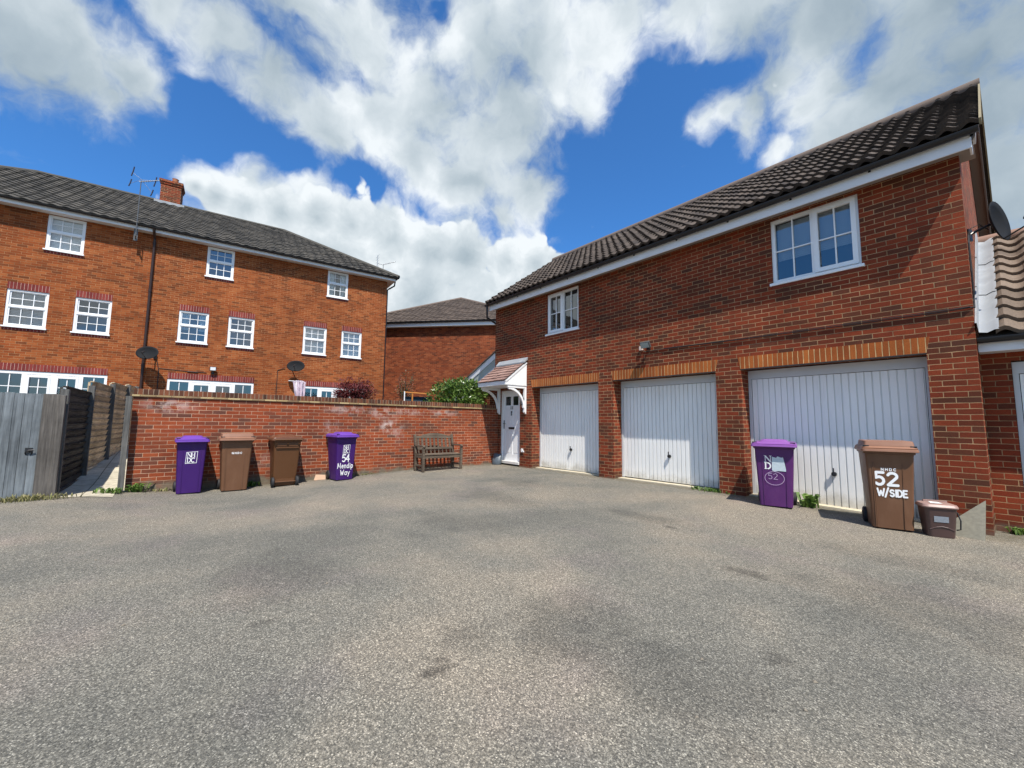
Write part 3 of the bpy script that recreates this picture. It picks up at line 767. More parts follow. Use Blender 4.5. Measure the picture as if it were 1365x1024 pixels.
# windows
casement(G, I4, -5.05, -3.89, 3.71, 4.838, .03, left_open=True, blind=0)
casement(G, I4, .585, 1.79, 3.71, 4.838, .03, left_open=False, blind=.62)
for a, b_ in ((-5.05, -3.89), (.585, 1.79)):
    ts = MB(); ts.prism([(-.035, 3.657), (-.0, 3.615), (.0, 3.657)], 'x', a - .01, b_ + .01); ts.build('tile_sill', simple('dark_red_tile_sill', (.16, .035, .02), .7), G)
# front door
fdr = MB(); a, b_, z0, z1, y = -7.155, -6.195, .10, 2.235, .06
fdr.box((a, y, z0), (a + .06, y + .07, z1)); fdr.box((b_ - .06, y, z0), (b_, y + .07, z1)); fdr.box((a + .06, y, z1 - .06), (b_ - .06, y + .07, z1))
fro = fdr.build('door_frame', 'white_upvc', G)
dm = MB(); a += .063; b_ -= .063; zt = z1 - .063; yy = y + .03
W = b_ - a
cols = [(a, a + .11), (a + W / 2 - .05, a + W / 2 + .05), (b_ - .11, b_)]
rows = [(z0, z0 + .20), (1.02, 1.16), (1.66, 1.72 + .04), (zt - .12, zt)]
for c0, c1 in cols: dm.box((c0, yy, z0), (c1, yy + .04, zt))
for k in (0, 1):
    x0, x1 = cols[k][1], cols[k + 1][0]
    for r0, r1 in rows: dm.box((x0, yy, r0), (x1, yy + .04, r1))
    for (r0, r1) in ((rows[0][1], rows[1][0]), (rows[1][1], rows[2][0])):
        dm.box((x0, yy + .014, r0), (x1, yy + .035, r1)); dm.box((x0 + .035, yy + .004, r0 + .04), (x1 - .035, yy + .014, r1 - .04))
    dm.box((x0, yy + .01, rows[2][1]), (x1, yy + .035, rows[2][1] + .02)); 
dmo = dm.build('front_door', 'white_upvc', G)
lp = MB()
for k in (0, 1):
    x0, x1 = cols[k][1] + .0, cols[k + 1][0] - .0
    lp.box((x0, yy + .02, rows[2][1] + .02), (x1, yy + .03, rows[3][0]))
lp.build('door_light', simple('dark_door_glass', (.015, .017, .02), .08, .1, spec=.7), dmo)
xm = (a + b_) / 2
hw = MB(); hw.box((xm - .14, yy - .012, 1.05), (xm + .14, yy, 1.115)); hw.build('letterbox', 'letterbox', dmo, bevel=.004)
kn = MB(); kn.tube([(xm, yy - .014, 1.60), (xm, yy - .02, 1.52), (xm, yy - .012, 1.47)], [.02, .012, .018], 8); kn.tube([(xm - .03, yy - .015, 1.575), (xm + .03, yy - .015, 1.575)], .011, 6); kn.build('knocker', 'letterbox', dmo, smooth=True)
hn = MB(); hn.box((a + .03, yy - .008, 1.06), (a + .065, yy, 1.32)); hn.tube([(a + .047, yy - .008, 1.22), (a + .047, yy - .045, 1.22), (a + .16, yy - .045, 1.215)], .009, 6); hn.build('handle', 'letterbox', dmo)
elv = MB(); ex = xm - .045
elv.box((xm - .052, yy - .006, 1.655), (xm - .026, yy, 1.755)); elv.build('digit', 'letterbox', dmo); elv = MB(); elv.box((xm + .026, yy - .006, 1.655), (xm + .052, yy, 1.755)); elv.build('digit', 'letterbox', dmo)
st = MB(); st.box((-7.15, -.03, .015), (-6.2, .13, .098)); st.build('door_step', 'step', G, bevel=.01)
# canopy over the front door
cx0, cx1 = -7.24, -5.87
ca = MB(); cf = slope_frame((cx0, -.82, 2.44), (1, 0, 0), (0, .82, .63))
canopy = tile_roof(cf, cx1 - cx0, 1.0, .165, .155, .003, 'flat', step=.022, nseg=2).build('canopy', 'tiles_canopy', G)
cb = MB()
cb.box((cx0 + .01, -.80, 2.31), (cx1 - .01, -.775, 2.425))
cb.build('fascia', 'white_fascia', canopy, bevel=.004)
cc = MB(); cc.box((cx0 + .015, -.772, 2.315), (cx1 - .015, -.001, 2.33)); cc.build('ceiling', 'white_upvc', canopy)
for x in (cx0 + .02, cx1 - .045):
    ck = MB(); tri = [(-.772, 2.335), (-.004, 2.335), (-.004, 3.0), (-.772, 2.43)]; ck.prism(tri, 'x', x, x + .02)
    for k in range(6):
        yk = -.10 - k * .11
        ck.box((x + (.02 if x > -6.5 else -.004), yk - .004, 2.36), (x + (.024 if x > -6.5 else 0), yk + .004, min(2.97, 2.43 + (yk + .772) * .742 - .04)))
    ck.build('cheek', 'white_upvc', canopy)
    tr = MB(); tr.bar((x + .01, -.80, 2.40), (x + .01, -.01, 3.01), .05, .05); tr.build('rake_trim', 'white_fascia', canopy)
lf = MB(); lf.prism([(-.001, 3.17), (-.012, 3.17), (-.14, 3.03), (-.14, 2.985), (-.001, 3.09)], 'x', cx0 + .02, cx1 + .02); lf.build('flashing', 'lead', canopy, bevel=.004)
for x in (cx0 + .03, cx1 - .10):
    br = MB()
    br.box((x, -.072, 1.56), (x + .07, -.002, 2.31)); br.box((x, -.70, 2.245), (x + .07, -.072, 2.312))
    ar = arc(-.70 + .02, 1.66, .60, .57, 0, 88, 12)     # concave quarter brace
    ar2 = arc(-.70 + .02, 1.66, .545, .515, 0, 88, 12)
    # brace bends from the wall post up to the outer end of the arm
    p1 = [(-.055 - (1 - math.cos(t)) * .60, 1.70 + math.sin(t) * .56) for t in [math.pi / 2 * k / 12 for k in range(13)]]
    p2 = [(-.055 - .055 - (1 - math.cos(t)) * .545, 1.68 + math.sin(t) * .52) for t in [math.pi / 2 * k / 12 for k in range(13)]]
    for k in range(12):
        br.prism([p1[k], p1[k + 1], p2[k + 1], p2[k]], 'x', x + .008, x + .062)
    br.prism([(-.072, 1.56), (-.002, 1.56), (-.002, 1.50)], 'x', x + .002, x + .068)
    br.build('bracket', 'white_upvc', canopy)
# lean-to porch roof seen beside the far corner of the coach house
ln = MB()
def L(x, off): return 3.735 + (x - WL) * .434 + off
x0, x1 = WL, -10.4
yb = .30
ln.prism([(x0, L(x0, .0)), (x0, L(x0, -.20)), (x1, L(x1, -.20)), (x1, L(x1, .0))], 'y', yb - .03, yb)
ln.prism([(x0, L(x0, -.47)), (x0, L(x0, -.60)), (x1, L(x1, -.60)), (x1, L(x1, -.47))], 'y', yb - .02, yb)
lo = ln.build('side_porch_bargeboard', 'white_fascia', G)
l2 = MB(); l2.prism([(x0, L(x0, -.20)), (x0, L(x0, -.47)), (x1, L(x1, -.47)), (x1, L(x1, -.20))], 'y', yb - .01, yb + .01); l2.build('side_porch_cladding', simple('grey_green_cladding', (.36, .40, .38), .6), G)
l3 = MB(); l3.prism([(x0, L(x0, .05)), (x0, L(x0, .0)), (x1, L(x1, .0)), (x1, L(x1, .05))], 'y', yb - .06, yb + 2.2); l3.build('side_porch_roof', 'tiles_right', G)
l4 = MB(); l4.prism([(x0, L(x0, -.6)), (x0, .25), (x1 + .2, .3), (x1 + .2, L(x1 + .2, -.6))], 'y', yb + .02, yb + .1); l4.build('side_porch_wall', 'brick_garage', G)
# doorbell box / vent
vb = MB(); vb.box((-6.10, -.03, .40), (-6.02, -.001, .50)); vb.tube([(-6.02, -.02, .44), (-5.97, -.03, .44), (-5.96, -.03, .40)], .012, 6); vb.build('utility_box', 'white_upvc', G, bevel=.006)

# coach lamp
cl = root('coach_lamp', 'small black lantern style wall lamp on the brick beside the white front door', 'lamp', (-5.97, -.002, 1.80))
m = MB(); m.box((-.035, -.012, -.12), (.035, 0, .06)); m.tube([(0, -.01, -.08), (0, -.05, -.10), (0, -.10, -.07), (0, -.10, -.03)], .009, 6); m.build('bracket', 'letterbox', cl, world=False)
m = MB(); m.tube([(0, -.10, -.03), (0, -.10, .0)], [.03, .045], 6); m.tube([(0, -.10, .13), (0, -.10, .15), (0, -.10, .21), (0, -.10, .25)], [.07, .06, .02, .008], 6)
for k in range(6): 
    an = k * math.pi / 3; m.bar((math.cos(an) * .045, -.10 + math.sin(an) * .045, 0), (math.cos(an) * .064, -.10 + math.sin(an) * .064, .135), .007, .007)
m.build('cage', 'letterbox', cl, world=False)
m = MB(); m.tube([(0, -.10, .0), (0, -.10, .13)], [.038, .055], 6); m.build('glass', 'glass', cl, world=False)

# floodlight on the coach house with sensor, and its cable
fl = root('floodlight', 'grey floodlight tilted down on the garage wall with a small white sensor box', 'light', (-1.86, 0, 2.93))
m = MB(); R_ = Matrix.Translation(V((0, -.14, .03))) @ Matrix.Rotation(rad(32), 4, 'X')
m.box((-.11, -.03, -.07), (.11, .03, .07), R_); m.build('lamp_body', simple('grey_alloy', (.07, .075, .08), .35), fl, world=False, bevel=.01)
m = MB(); m.box((-.095, -.034, -.055), (.095, -.031, .055), R_); m.build('lens', simple('floodlight_lens', (.30, .36, .36), .2), fl, world=False)
m = MB(); m.bar((0, 0, -.03), (0, -.12, .0), .05, .03); m.box((-.04, -.02, -.06), (.04, 0, .03)); m.build('bracket', 'letterbox', fl, world=False)
m = MB(); m.box((-.215, -.06, -.06), (-.135, -.004, .03)); m.build('sensor', simple('cream_sensor', (.62, .50, .44), .5), fl, world=False, bevel=.008)
m = MB(); m.tube([(-1.99, -.012, 2.86), (-1.95, -.012, 2.83), (-1.7, -.012, 2.84), (0, -.013, 2.81), (1.5, -.012, 2.80), (2.6, -.013, 2.80), (2.84, -.013, 2.81), (2.872, .0, 2.81), (2.872, .1, 2.9)], .008, 6)
m.tube([(-1.5, -.026, 2.846), (0, -.027, 2.822), (2.84, -.026, 2.818)], .006, 6)
tag(m.build('cable', 'black_rubber'), 'black cable clipped along the brick course above the garage doors', 'cable')

# ------------------------------------------------------------------ low garage at the right
GR = root('low_garage', 'single storey brick garage with pantile roof and white door adjoining at the right edge', 'garage', (WR, .45, -.1))
lw = MB(); fR = Matrix.Translation(V((0, .45, 0)))
wall_sheet(lw, fR, WR + .001, 9., -.4, 2.24, [(3.125, 5.55, -.4, 2.13, .14)], .14)
lw.build('wall', 'brick_garage', GR)
garage_door(GR, 3.125, 5.55, -.09, 2.13, .56, handle=True)
lr_x0, lr_x1 = WR + .02, 9.2; ey, ez, ry, rz_ = .10, 2.43, 3.0, 4.53
f2 = slope_frame((lr_x0 + .15, ey, ez), (1, 0, 0), (0, ry - ey, rz_ - ez))
LL = math.hypot(ry - ey, rz_ - ez)
r2 = tile_roof(f2, 6.0, LL, .30, .31, .085, 'sine', step=.045).build('roof', 'tiles_right', GR, smooth=True, angle=40)
m = MB(); m.face([(lr_x0, ey, ez - .03), (9, ey, ez - .03), (9, ry, rz_ - .03), (lr_x0, ry, rz_ - .03)]); m.face([(lr_x0, ry, rz_), (9, ry, rz_), (9, 6, 2.4), (lr_x0, 6, 2.4)]); m.build('roof_back_slope', 'tiles_far', r2)
m = MB(); m.tube([(lr_x0, ry, rz_ - .0), (9, ry, rz_ - .0)], .12, 12); m.build('ridge_tiles', simple('pinkish_ridge_tile', (.26, .16, .12), .9, .2), r2, smooth=True)
m = MB(); n_ = V((0, -(rz_ - ez), (ry - ey))).normalized(); d_ = V((0, ry - ey, rz_ - ez)).normalized()
for k in range(3):
    p0 = V((0, ey - .02, ez)) + d_ * (k * LL / 3); p1 = V((0, ey - .02, ez)) + d_ * ((k + 1) * LL / 3 + .06)
    o1, o2 = .045 - .0, .030
    prf = [(WR + .004, .19), (WR + .02, .19), (WR + .03, .05), (WR + .10, .035), (WR + .16, .07), (WR + .20, .075)]
    for (xa, ha), (xb, hb) in zip(prf[:-1], prf[1:]):
        m.face([V((xa, 0, 0)) + p0 + n_ * (ha + .012), V((xb, 0, 0)) + p0 + n_ * (hb + .012), V((xb, 0, 0)) + p1 + n_ * (hb), V((xa, 0, 0)) + p1 + n_ * ha])
m.build('lead_flashing', 'lead', r2, smooth=True, angle=60)
m = MB(); m.box((WR + .006, .15, 2.235), (9.2, .175, 2.40)); m.build('fascia', 'white_fascia', GR, bevel=.004)
m = MB(); m.box((WR + .006, .176, 2.241), (9.2, .45, 2.255)); m.build('soffit', 'soffit', GR)
m = MB(); pr = [(.085 + .06 * math.cos(math.pi + math.pi * k / 8), 2.44 - .04 + .06 * math.sin(math.pi + math.pi * k / 8)) for k in range(9)]
m.prism(pr + [(.145, 2.408), (.025, 2.408)], 'x', WR + .006, 9.2); m.build('gutter', 'black_plastic', GR, smooth=True)

# ------------------------------------------------------------------ garden wall
WXF = -7.25
GWL = root('garden_wall', 'long red brick garden wall with brick-on-edge coping behind the bins and bench', 'wall', (WXF, -4, 0))
m = MB()
y0, y1 = -8.53, -.001
m.box((WXF - .215, y0, -.35), (WXF, y1, 1.655)); m.build('brickwork', 'brick_wall', GWL)
m = MB(); m.box((WXF - .24, y0 - .02, 1.656), (WXF + .028, y1, 1.69)); m.build('tile_creasing', 'tile_creasing', GWL, bevel=.004)
m = MB(); m.box((WXF - .225, y0 - .0, 1.691), (WXF + .008, y1, 1.80)); m.build('coping', 'coping', GWL, bevel=.006)

# ------------------------------------------------------------------ tall house at the left
HA = -rad(5.16)
P0 = V((-15.628, -8.858, 0))
dH = V((math.sin(rad(5.16)), math.cos(rad(5.16)), 0)); nH = V((dH.y, -dH.x, 0))
HF = Matrix((( dH.x, -nH.x, 0, P0.x), (dH.y, -nH.y, 0, P0.y), (0, 0, 1, 0), (0, 0, 0, 1)))   # x along the front, y into the house
S0, S1 = -8.1, 8.17; HD = 8.0; EAV = 7.66
H = root('terraced_house', 'three storey orange brick house row with hipped dark roof and white sash windows', 'house', tuple(P0))
wins = dict(m=[(-3.24, -2.36), (-1.78, -.92), (.83, 1.69), (2.29, 3.12), (4.83, 5.71), (6.31, 7.14)], t=[(-2.58, -1.72), (1.49, 2.33), (5.64, 6.47)],
            g=[(-3.30, -.85), (.67, 3.23), (4.93, 7.35)])
hl = [(a, b, 3.98, 5.115, .06) for a, b in wins['m']] + [(a, b, 6.52, 7.645, .06) for a, b in wins['t']] + [(a, b, .5, 2.64, .06) for a, b in wins['g']]
m = MB(); wall_sheet(m, HF, S0, S1, 0, EAV, hl, .06)
for s in (S0, S1): m.face([HF @ V(p) for p in ((s, 0, 0), (s, HD, 0), (s, HD, EAV), (s, 0, EAV))])
m.face([HF @ V(p) for p in ((S0, HD, 0), (S1, HD, 0), (S1, HD, EAV), (S0, HD, EAV))])
m.build('wall', 'brick_house', H)
bl = {'m': [('blind', 1.), None, None, None, ('blind', .95), ('blind', 1.)], 't': [('blind', 1.), None, ('curtain', 1.)]}
bl['m'][2] = ('curtain', .6)
for key, c, d in (('m', 3.98, 5.113), ('t', 6.52, 7.643)):
    for (a, b), q in zip(wins[key], bl[key]):
        sash_window(H, HF, a, b, c, d, .02, q)
        m = MB(); m.box((a - .0, -.012, c - .12), (b + .0, .01, c - .047), HF); m.build('brick_sill', 'soldier_dark', H)
        if key == 'm':
            m = MB(); m.box((a - .0, -.006, d + .004), (b + .0, .01, d + .215), HF); m.build('lintel', 'soldier_dark', H)
for a, b in wins['g']:
    m = MB(); m.box((a, -.006, 2.646), (b, .01, 2.855), HF); m.build('lintel', 'soldier_dark', H)
    f = MB(); y = .015
    f.box((a, y, .5), (a + .07, y + .07, 2.636), HF); f.box((b - .07, y, .5), (b, y + .07, 2.636), HF); f.box((a + .07, y, 2.55), (b - .07, y + .07, 2.636), HF)
    W = b - a; xs = [a + .07] + [a + W * k / 4 for k in (1, 2, 3)] + [b - .07]
    for k in (1, 2, 3): f.box((xs[k] - .05, y, .5), (xs[k] + .05, y + .07, 2.55), HF)
    for k in range(4):
        xa = xs[k] + (.05 if k else 0); xb = xs[k + 1] - (.05 if k < 3 else 0)
        if k in (1, 2):
            f.box((xa, y - .01, .5), (xa + .06, y + .045, 2.54), HF); f.box((xb - .06, y - .01, .5), (xb, y + .045, 2.54), HF); f.box((xa + .06, y - .01, 2.46), (xb - .06, y + .045, 2.54), HF)
            xa += .06; xb -= .06; zt = 2.46
        else: zt = 2.55
        xm = (xa + xb) / 2
        f.box((xm - .011, y + .02, .6), (xm + .011, y + .04, zt), HF)
        for zz in (2.17, 1.75, 1.3): f.box((xa, y + .021, zz - .011), (xm - .011, y + .039, zz + .011), HF); f.box((xm + .011, y + .021, zz - .011), (xb, y + .039, zz + .011), HF)
    w = f.build('patio_window', 'white_upvc', H)
    g = MB(); g.face([HF @ V(p) for p in ((a + .07, y + .05, .5), (b - .07, y + .05, .5), (b - .07, y + .05, 2.55), (a + .07, y + .05, 2.55))]); g.build('pane', 'glass', w)
    room(w, HF, a + .01, b - .01, .5, 2.63, y + .072, 2.)
# roof: front slope clipped at the hips, other slopes plain
OV = .40; RZH = 10.55; RD = 4.0; EZH = 7.80
def hw_(s, y, z): return HF @ V((s, y, z))
fr = slope_frame(hw_(S0 - OV, -OV, EZH), dH, -nH * (RD + OV) + V((0, 0, RZH - EZH)))
LH = math.hypot(RD + OV, RZH - EZH)
ro = tile_roof(fr, S1 - S0 + 2 * OV, LH, .30, .30, .032, 'sine', step=.028, nseg=6).build('roof', 'tiles_house', H, smooth=True, angle=40)
off = V(P0)
for (s_e, s_r, sg) in ((S1 + OV, S1 - RD + .0, 1), (S0 - OV, S0 + RD, -1)):
    p = hw_(s_e, -OV, EZH); q = hw_(s_r, RD, RZH); d = (q - p)
    dh = V((d.x, d.y, 0)); no = V((dh.y, -dh.x, 0)) if sg < 0 else V((-dh.y, dh.x, 0))
    no = V((dh.y, -dh.x, 0)); 
    if no.dot(dH) * sg < 0: no = -no
    clip_obj(ro, p - off, no.normalized())
m = MB()
a = [hw_(S0 - OV, -OV, EZH), hw_(S1 + OV, -OV, EZH), hw_(S1 + OV, 2 * RD + OV, EZH), hw_(S0 - OV, 2 * RD + OV, EZH)]; r0, r1 = hw_(S0 + RD, RD, RZH), hw_(S1 - RD, RD, RZH)
dn = V((0, 0, -.03))
m.face([a[0] + dn, a[1] + dn, r1 + dn, r0 + dn]); m.face([a[1], a[2], r1]); m.face([a[2], a[3], r0, r1]); m.face([a[3], a[0], r0])
m.build('rear_slopes', 'tiles_far', ro)
m = MB(); 
for p, q in ((r0, r1), (r1, a[1] + V((0, 0, .03))), (r1, a[2]), (r0, a[0] + V((0, 0, .03)))): m.tube([p, q], .095, 8)
m.build('ridge_tiles', simple('grey_ridge_tile', (.07, .065, .055), .9, .2), ro, smooth=True)
m = MB(); m.box((S0 - OV + .05, -.30, 7.652), (S1 + OV - .10, -.275, 7.80), HF); m.box((S1 + OV - .125, -.275, 7.652), (S1 + OV - .10, HD, 7.80), HF); m.build('fascia', 'white_fascia', H)
m = MB(); m.box((S0 - OV + .05, -.274, 7.661), (S1 + OV - .126, -.0, 7.67), HF); m.box((S1 + .001, 0, 7.661), (S1 + OV - .126, HD, 7.67), HF); m.build('soffit', 'soffit', H)
m = MB(); m.prism([(-.37 + .055 * math.cos(math.pi + math.pi * k / 8), 7.80 + .055 * math.sin(math.pi + math.pi * k / 8)) for k in range(9)], 'x', S0 - OV, S1 + OV, HF)
m.prism([(S1 + OV - .04 + .055 * math.cos(math.pi + math.pi * k / 8), 7.80 + .055 * math.sin(math.pi + math.pi * k / 8)) for k in range(9)], 'y', -.4, HD, HF)
m.build('gutter', 'black_plastic', H, smooth=True)
m = MB(); m.tube([hw_(0, -.37, 7.77), hw_(0, -.33, 7.66), hw_(0, -.06, 7.50), hw_(0, -.06, .5)], .038, 10)
for zz in (3.0, 5.6, 7.3): m.tube([hw_(0, -.06, zz), hw_(0, -.06, zz + .09)], .047, 10)
m.build('downpipe', 'brown_pipe', H, smooth=True)
m = MB(); m.tube([hw_(S1 + OV - .06, -.1, 7.75), hw_(S1 + OV - .08, -.06, 7.5), hw_(S1 + .12, .0, 7.35), hw_(S1 + .05, .1, 7.3), hw_(S1 + .05, .12, .5)], .035, 8); m.build('downpipe', 'black_plastic', H, smooth=True)
# chimney
m = MB(); c0, c1 = -.53, .16; cy0, cy1 = RD - .15, RD + .6
m.box((c0, cy0, 10.2), (c1, cy1, 11.33), HF); m.box((c0 - .03, cy0 - .03, 11.33), (c1 + .03, cy1 + .03, 11.42), HF); m.box((c0 - .06, cy0 - .06, 11.42), (c1 + .06, cy1 + .06, 11.52), HF)
ch = m.build('chimney', 'brick_garage', H)
m = MB(); m.tube([hw_(-.1, RD + .2, 11.52), hw_(-.1, RD + .2, 11.75), hw_(-.1, RD + .2, 11.80)], [.12, .105, .12], 12); m.build('pot', 'terracotta', ch, smooth=True)
m = MB(); m.box((c0 - .16, cy0 - .12, 10.40), (c1 + .16, cy0 - .002, 10.52), HF); m.build('flashing', 'lead', ch)

# dishes
def dish(loc, rz, r, tilt, label, arm_back=.35, rx=1., name='satellite_dish', arm_to=None, group=None):
    """front of the dish looks along local -y, tilted up"""
    o = root(name, label, 'satellite dish', loc, rz, group)
    Rm = Matrix.Rotation(-tilt, 4, 'X')
    m = MB(); nr, ns = 5, 24; rings = []
    for i in range(nr + 1):
        q = i / nr; rings.append([Rm @ V((math.cos(2 * math.pi * k / ns) * r * q * rx, -.16 * r * q * q * 1.6, math.sin(2 * math.pi * k / ns) * r * q)) for k in range(ns)])
    for i in range(nr):
        for k in range(ns):
            j = (k + 1) % ns
            if i == 0: m.face([rings[0][0], rings[1][k], rings[1][j]])
            else: m.face([rings[i][k], rings[i + 1][k], rings[i + 1][j], rings[i][j]])
    ob = m.build('reflector', 'dish_grey', o, world=False, smooth=True)
    sd = ob.modifiers.new('thick', 'SOLIDIFY'); sd.thickness = .008
    m = MB(); e = Rm @ V((0, -r * 1.25, -r * .55)); s_ = Rm @ V((0, -r * .2, -r * .92))
    m.tube([s_, e], .010, 6); m.tube([e + Rm @ V((0, -.02, .0)), e + Rm @ V((0, .03, .06)), e + Rm @ V((0, .07, .09))], [.022, .028, .03], 8); m.build('feed_arm', 'black_plastic', o, world=False)
    m = MB(); bk = V(arm_to) if arm_to else V((0, arm_back, -.05))
    m.tube([Rm @ V((0, .02, 0)), (Rm @ V((0, .07, 0)) + bk) / 2 + V((0, 0, .0)), bk], .018, 8)
    m.box((bk.x - .05, bk.y - .02, bk.z - .08), (bk.x + .05, bk.y, bk.z + .08)); m.build('wall_bracket', 'letterbox', o, world=False)
    return o
hrot = math.atan2(dH.y, dH.x)     # local x along the house front, local y into the wall
# local frame of HF: x=dH, y=-nH -> rotation about z of hrot
dish(tuple(hw_(.16, -.42, 3.42)), hrot - rad(20), .235, rad(16), 'dark oval satellite dish on the brown drainpipe of the tall house', .42, 1.38)
dish(tuple(hw_(4.60, -.40, 3.36)), hrot - rad(20), .235, rad(16), 'dark oval satellite dish above the lilac cloth on the tall house', .40, 1.38, arm_to=(-.32, .36, .0))
dish((3.085, .45, 4.0), rad(74), .28, rad(6), 'black satellite dish on an arm at the gable end of the coach house', arm_to=(-.15, .18, -.12), rx=.98)
m = MB(); m.tube([(2.872, .22, 3.86), (2.872, .10, 3.7), (2.874, .06, 3.3), (2.872, .10, 2.95), (2.872, .05, 2.81)], .009, 6); m.tube([(2.875, .25, 3.9), (2.876, .16, 3.6), (2.874, .2, 3.1), (2.872, .1, 2.85)], .006, 6)
m.tube([(3.05, .42, 3.92), (2.97, .3, 3.98), (2.9, .22, 3.93), (2.872, .2, 3.84)], .006, 6)
tag(m.build('dish_cable', 'black_rubber'), 'black cables looping down the gable end below the dish', 'cable')
# cables of the house dishes
m = MB(); m.tube([hw_(.35, -.02, 3.25), hw_(.42, -.012, 2.9), hw_(.42, -.012, .6)], .012, 5); m.tube([hw_(.42, -.01, 2.98), hw_(1.3, -.01, 2.93), hw_(1.75, -.012, 2.93)], .009, 5); m.tube([hw_(1.2, -.012, 2.925), hw_(1.5, -.014, 2.92)], .02, 5)
tag(m.build('cable', 'black_rubber'), 'black cable from the drainpipe dish to the lamp over the patio window', 'cable')
m = MB(); m.tube([hw_(4.25, -.03, 3.33), hw_(4.0, -.012, 3.2), hw_(3.98, -.012, .6)], .012, 5)
tag(m.build('cable', 'black_rubber'), 'black cable hanging from the dish above the lilac cloth', 'cable')
# flood lamp on the house
fl2 = root('floodlight', 'small silver floodlight above the middle patio window of the tall house', 'light', tuple(hw_(1.94, 0, 3.02)), hrot)
m = MB(); m.box((-.10, -.14, -.02), (.10, -.08, .13)); m.build('lamp_body', 'letterbox', fl2, world=False, bevel=.01)
m = MB(); m.box((-.08, -.145, .0), (.08, -.141, .11)); m.build('lens', simple('bright_lens', (.65, .66, .68), .2), fl2, world=False)
m = MB(); m.tube([(0, 0, -.08), (0, -.1, -.08), (0, -.1, .0)], .02, 6); m.box((-.04, -.05, -.14), (.04, 0, -.05)); m.build('bracket', 'letterbox', fl2, world=False)

# TV aerials
AERM = simple('dull_dark_aluminium', (.13, .135, .14), .5, .15, 14, metal=.5)
def aerial(loc, rz, mast, sc, label, drop=0., circ=True):
    o = root('tv_aerial', label, 'aerial', loc, rz)
    m = MB(); m.tube([(0, 0, -drop), (0, 0, mast)], .013, 8)
    if drop: m.bar((0, .0, -drop + .1), (0, .18, -drop - .02), .04, .04); m.bar((0, 0, -drop + .35), (0, .18, -drop + .35), .03, .03); m.box((-.05, .18, -drop - .1), (.05, .2, -drop + .45))
    m.build('mast', AERM, o, world=False, smooth=True)
    m = MB(); a = V((-.05, 0, mast)); b = a + V((.95, -.25, .38)) * sc
    m.tube([a, b], .014, 6)
    for k in range(9):
        p = a + (b - a) * (.12 + .85 * k / 8); l = .16 * sc * (1.1 - .05 * k)
        m.tube([p + V((.1 * l, .95 * l, -.0)), p - V((.1 * l, .95 * l, .0))], .006, 4); m.tube([p + V((0, 0, l * .4)), p - V((0, 0, l * .4))], .005, 4)
    m.build('boom', 'metal', o, world=False)
    if circ:
        m = MB()
        for (x, y, z0, z1) in ((-.22, .12, .18, .52), (-.26, .12, -.20, .06), (.36, -.1, -.05, .30), (.30, -.1, -.42, -.18)):
            m.tube([(x - .06 * sc, y, mast + z0), (x, y, mast + (z0 + z1) / 2), (x + .02, y, mast + z1)], .02, 6)
        m.build('dipole', simple('dark_blue_aerial', (.02, .025, .05), .5), o, world=False)
        m = MB()
        for (x, y, z) in ((-.22, .12, .3), (-.26, .12, -.1), (.36, -.1, .15), (.30, -.1, -.3)): m.tube([(0, 0, mast + .1), (x, y, mast + z)], .006, 4)
        m.build('strut', 'metal', o, world=False)
    else:
        m = MB()
        for k in range(6): m.tube([(-.28, .28 - .0, mast - .3 + k * .13), (-.28, -.28, mast - .3 + k * .13)], .006, 4)
        m.tube([(-.28, 0, mast - .38), (-.28, 0, mast + .4)], .01, 4); m.tube([(-.28, 0, mast), (0, 0, mast)], .01, 4)
        m.build('reflector', 'metal', o, world=False)
    return o
aerial(tuple(hw_(-.44, -.42, 7.5)), hrot + rad(10), 1.75, .55, 'tall tv aerial with a long mast rising from the eaves near the chimney', drop=.15)
aerial(tuple(hw_(S1 + .0, .75, 7.9)), hrot, .80, .62, 'small tv aerial over the right hand corner of the tall house', circ=False)

# ------------------------------------------------------------------ far house
A0 = V((-19.805, 1.268, 0)); A1 = V((-14.93, 5.66, 0)); fd = (A1 - A0).normalized(); fn = V((-fd.y, fd.x, 0))
FF = Matrix(((fd.x, fn.x, 0, A0.x), (fd.y, fn.y, 0, A0.y), (0, 0, 1, 0), (0, 0, 0, 1)))
FH = root('brick_house', 'brown roofed brick house with a blank wall between the tall house and the coach house', 'house', tuple(A0))
fx0, fx1, FE = -2.2, 8.6, 6.62
m = MB(); wall_sheet(m, FF, fx0, fx1, 0, FE, [], .1)
for x in (fx0, fx1): m.face([FF @ V(p) for p in ((x, 0, 0), (x, 12, 0), (x, 12, FE), (x, 0, FE))])
m.build('wall', 'brick_far', FH)
m = MB(); m.box((fx0 - .3, -.3, FE - .0), (fx1 + .3, -.27, FE + .2), FF); m.build('fascia', 'white_fascia', FH)
m = MB(); m.box((fx0 - .3, -.269, FE + .002), (fx1 + .3, .0, FE + .02), FF); m.build('soffit', 'soffit', FH)
m = MB(); m.prism([(-.36 + .06 * math.cos(math.pi + math.pi * k / 8), FE + .24 + .06 * math.sin(math.pi + math.pi * k / 8)) for k in range(9)], 'x', fx0 - .35, fx1 + .35, FF); m.build('gutter', 'black_plastic', FH)
ap = FF @ V((0, 0, 0)); xm = 0
ax_, ay_, az_ = 3.3, 4.0, 9.5
fr = slope_frame(FF @ V((fx0 - .38, -.38, FE + .26)), fd, fn * (ay_ + .38) + V((0, 0, az_ - FE - .26)))
LF = math.hypot(ay_ + .38, az_ - FE - .26)
fro_ = tile_roof(fr, fx1 - fx0 + .76, LF, .30, .30, .02, 'sine', step=.03, nseg=3).build('roof', 'tiles_far', FH)
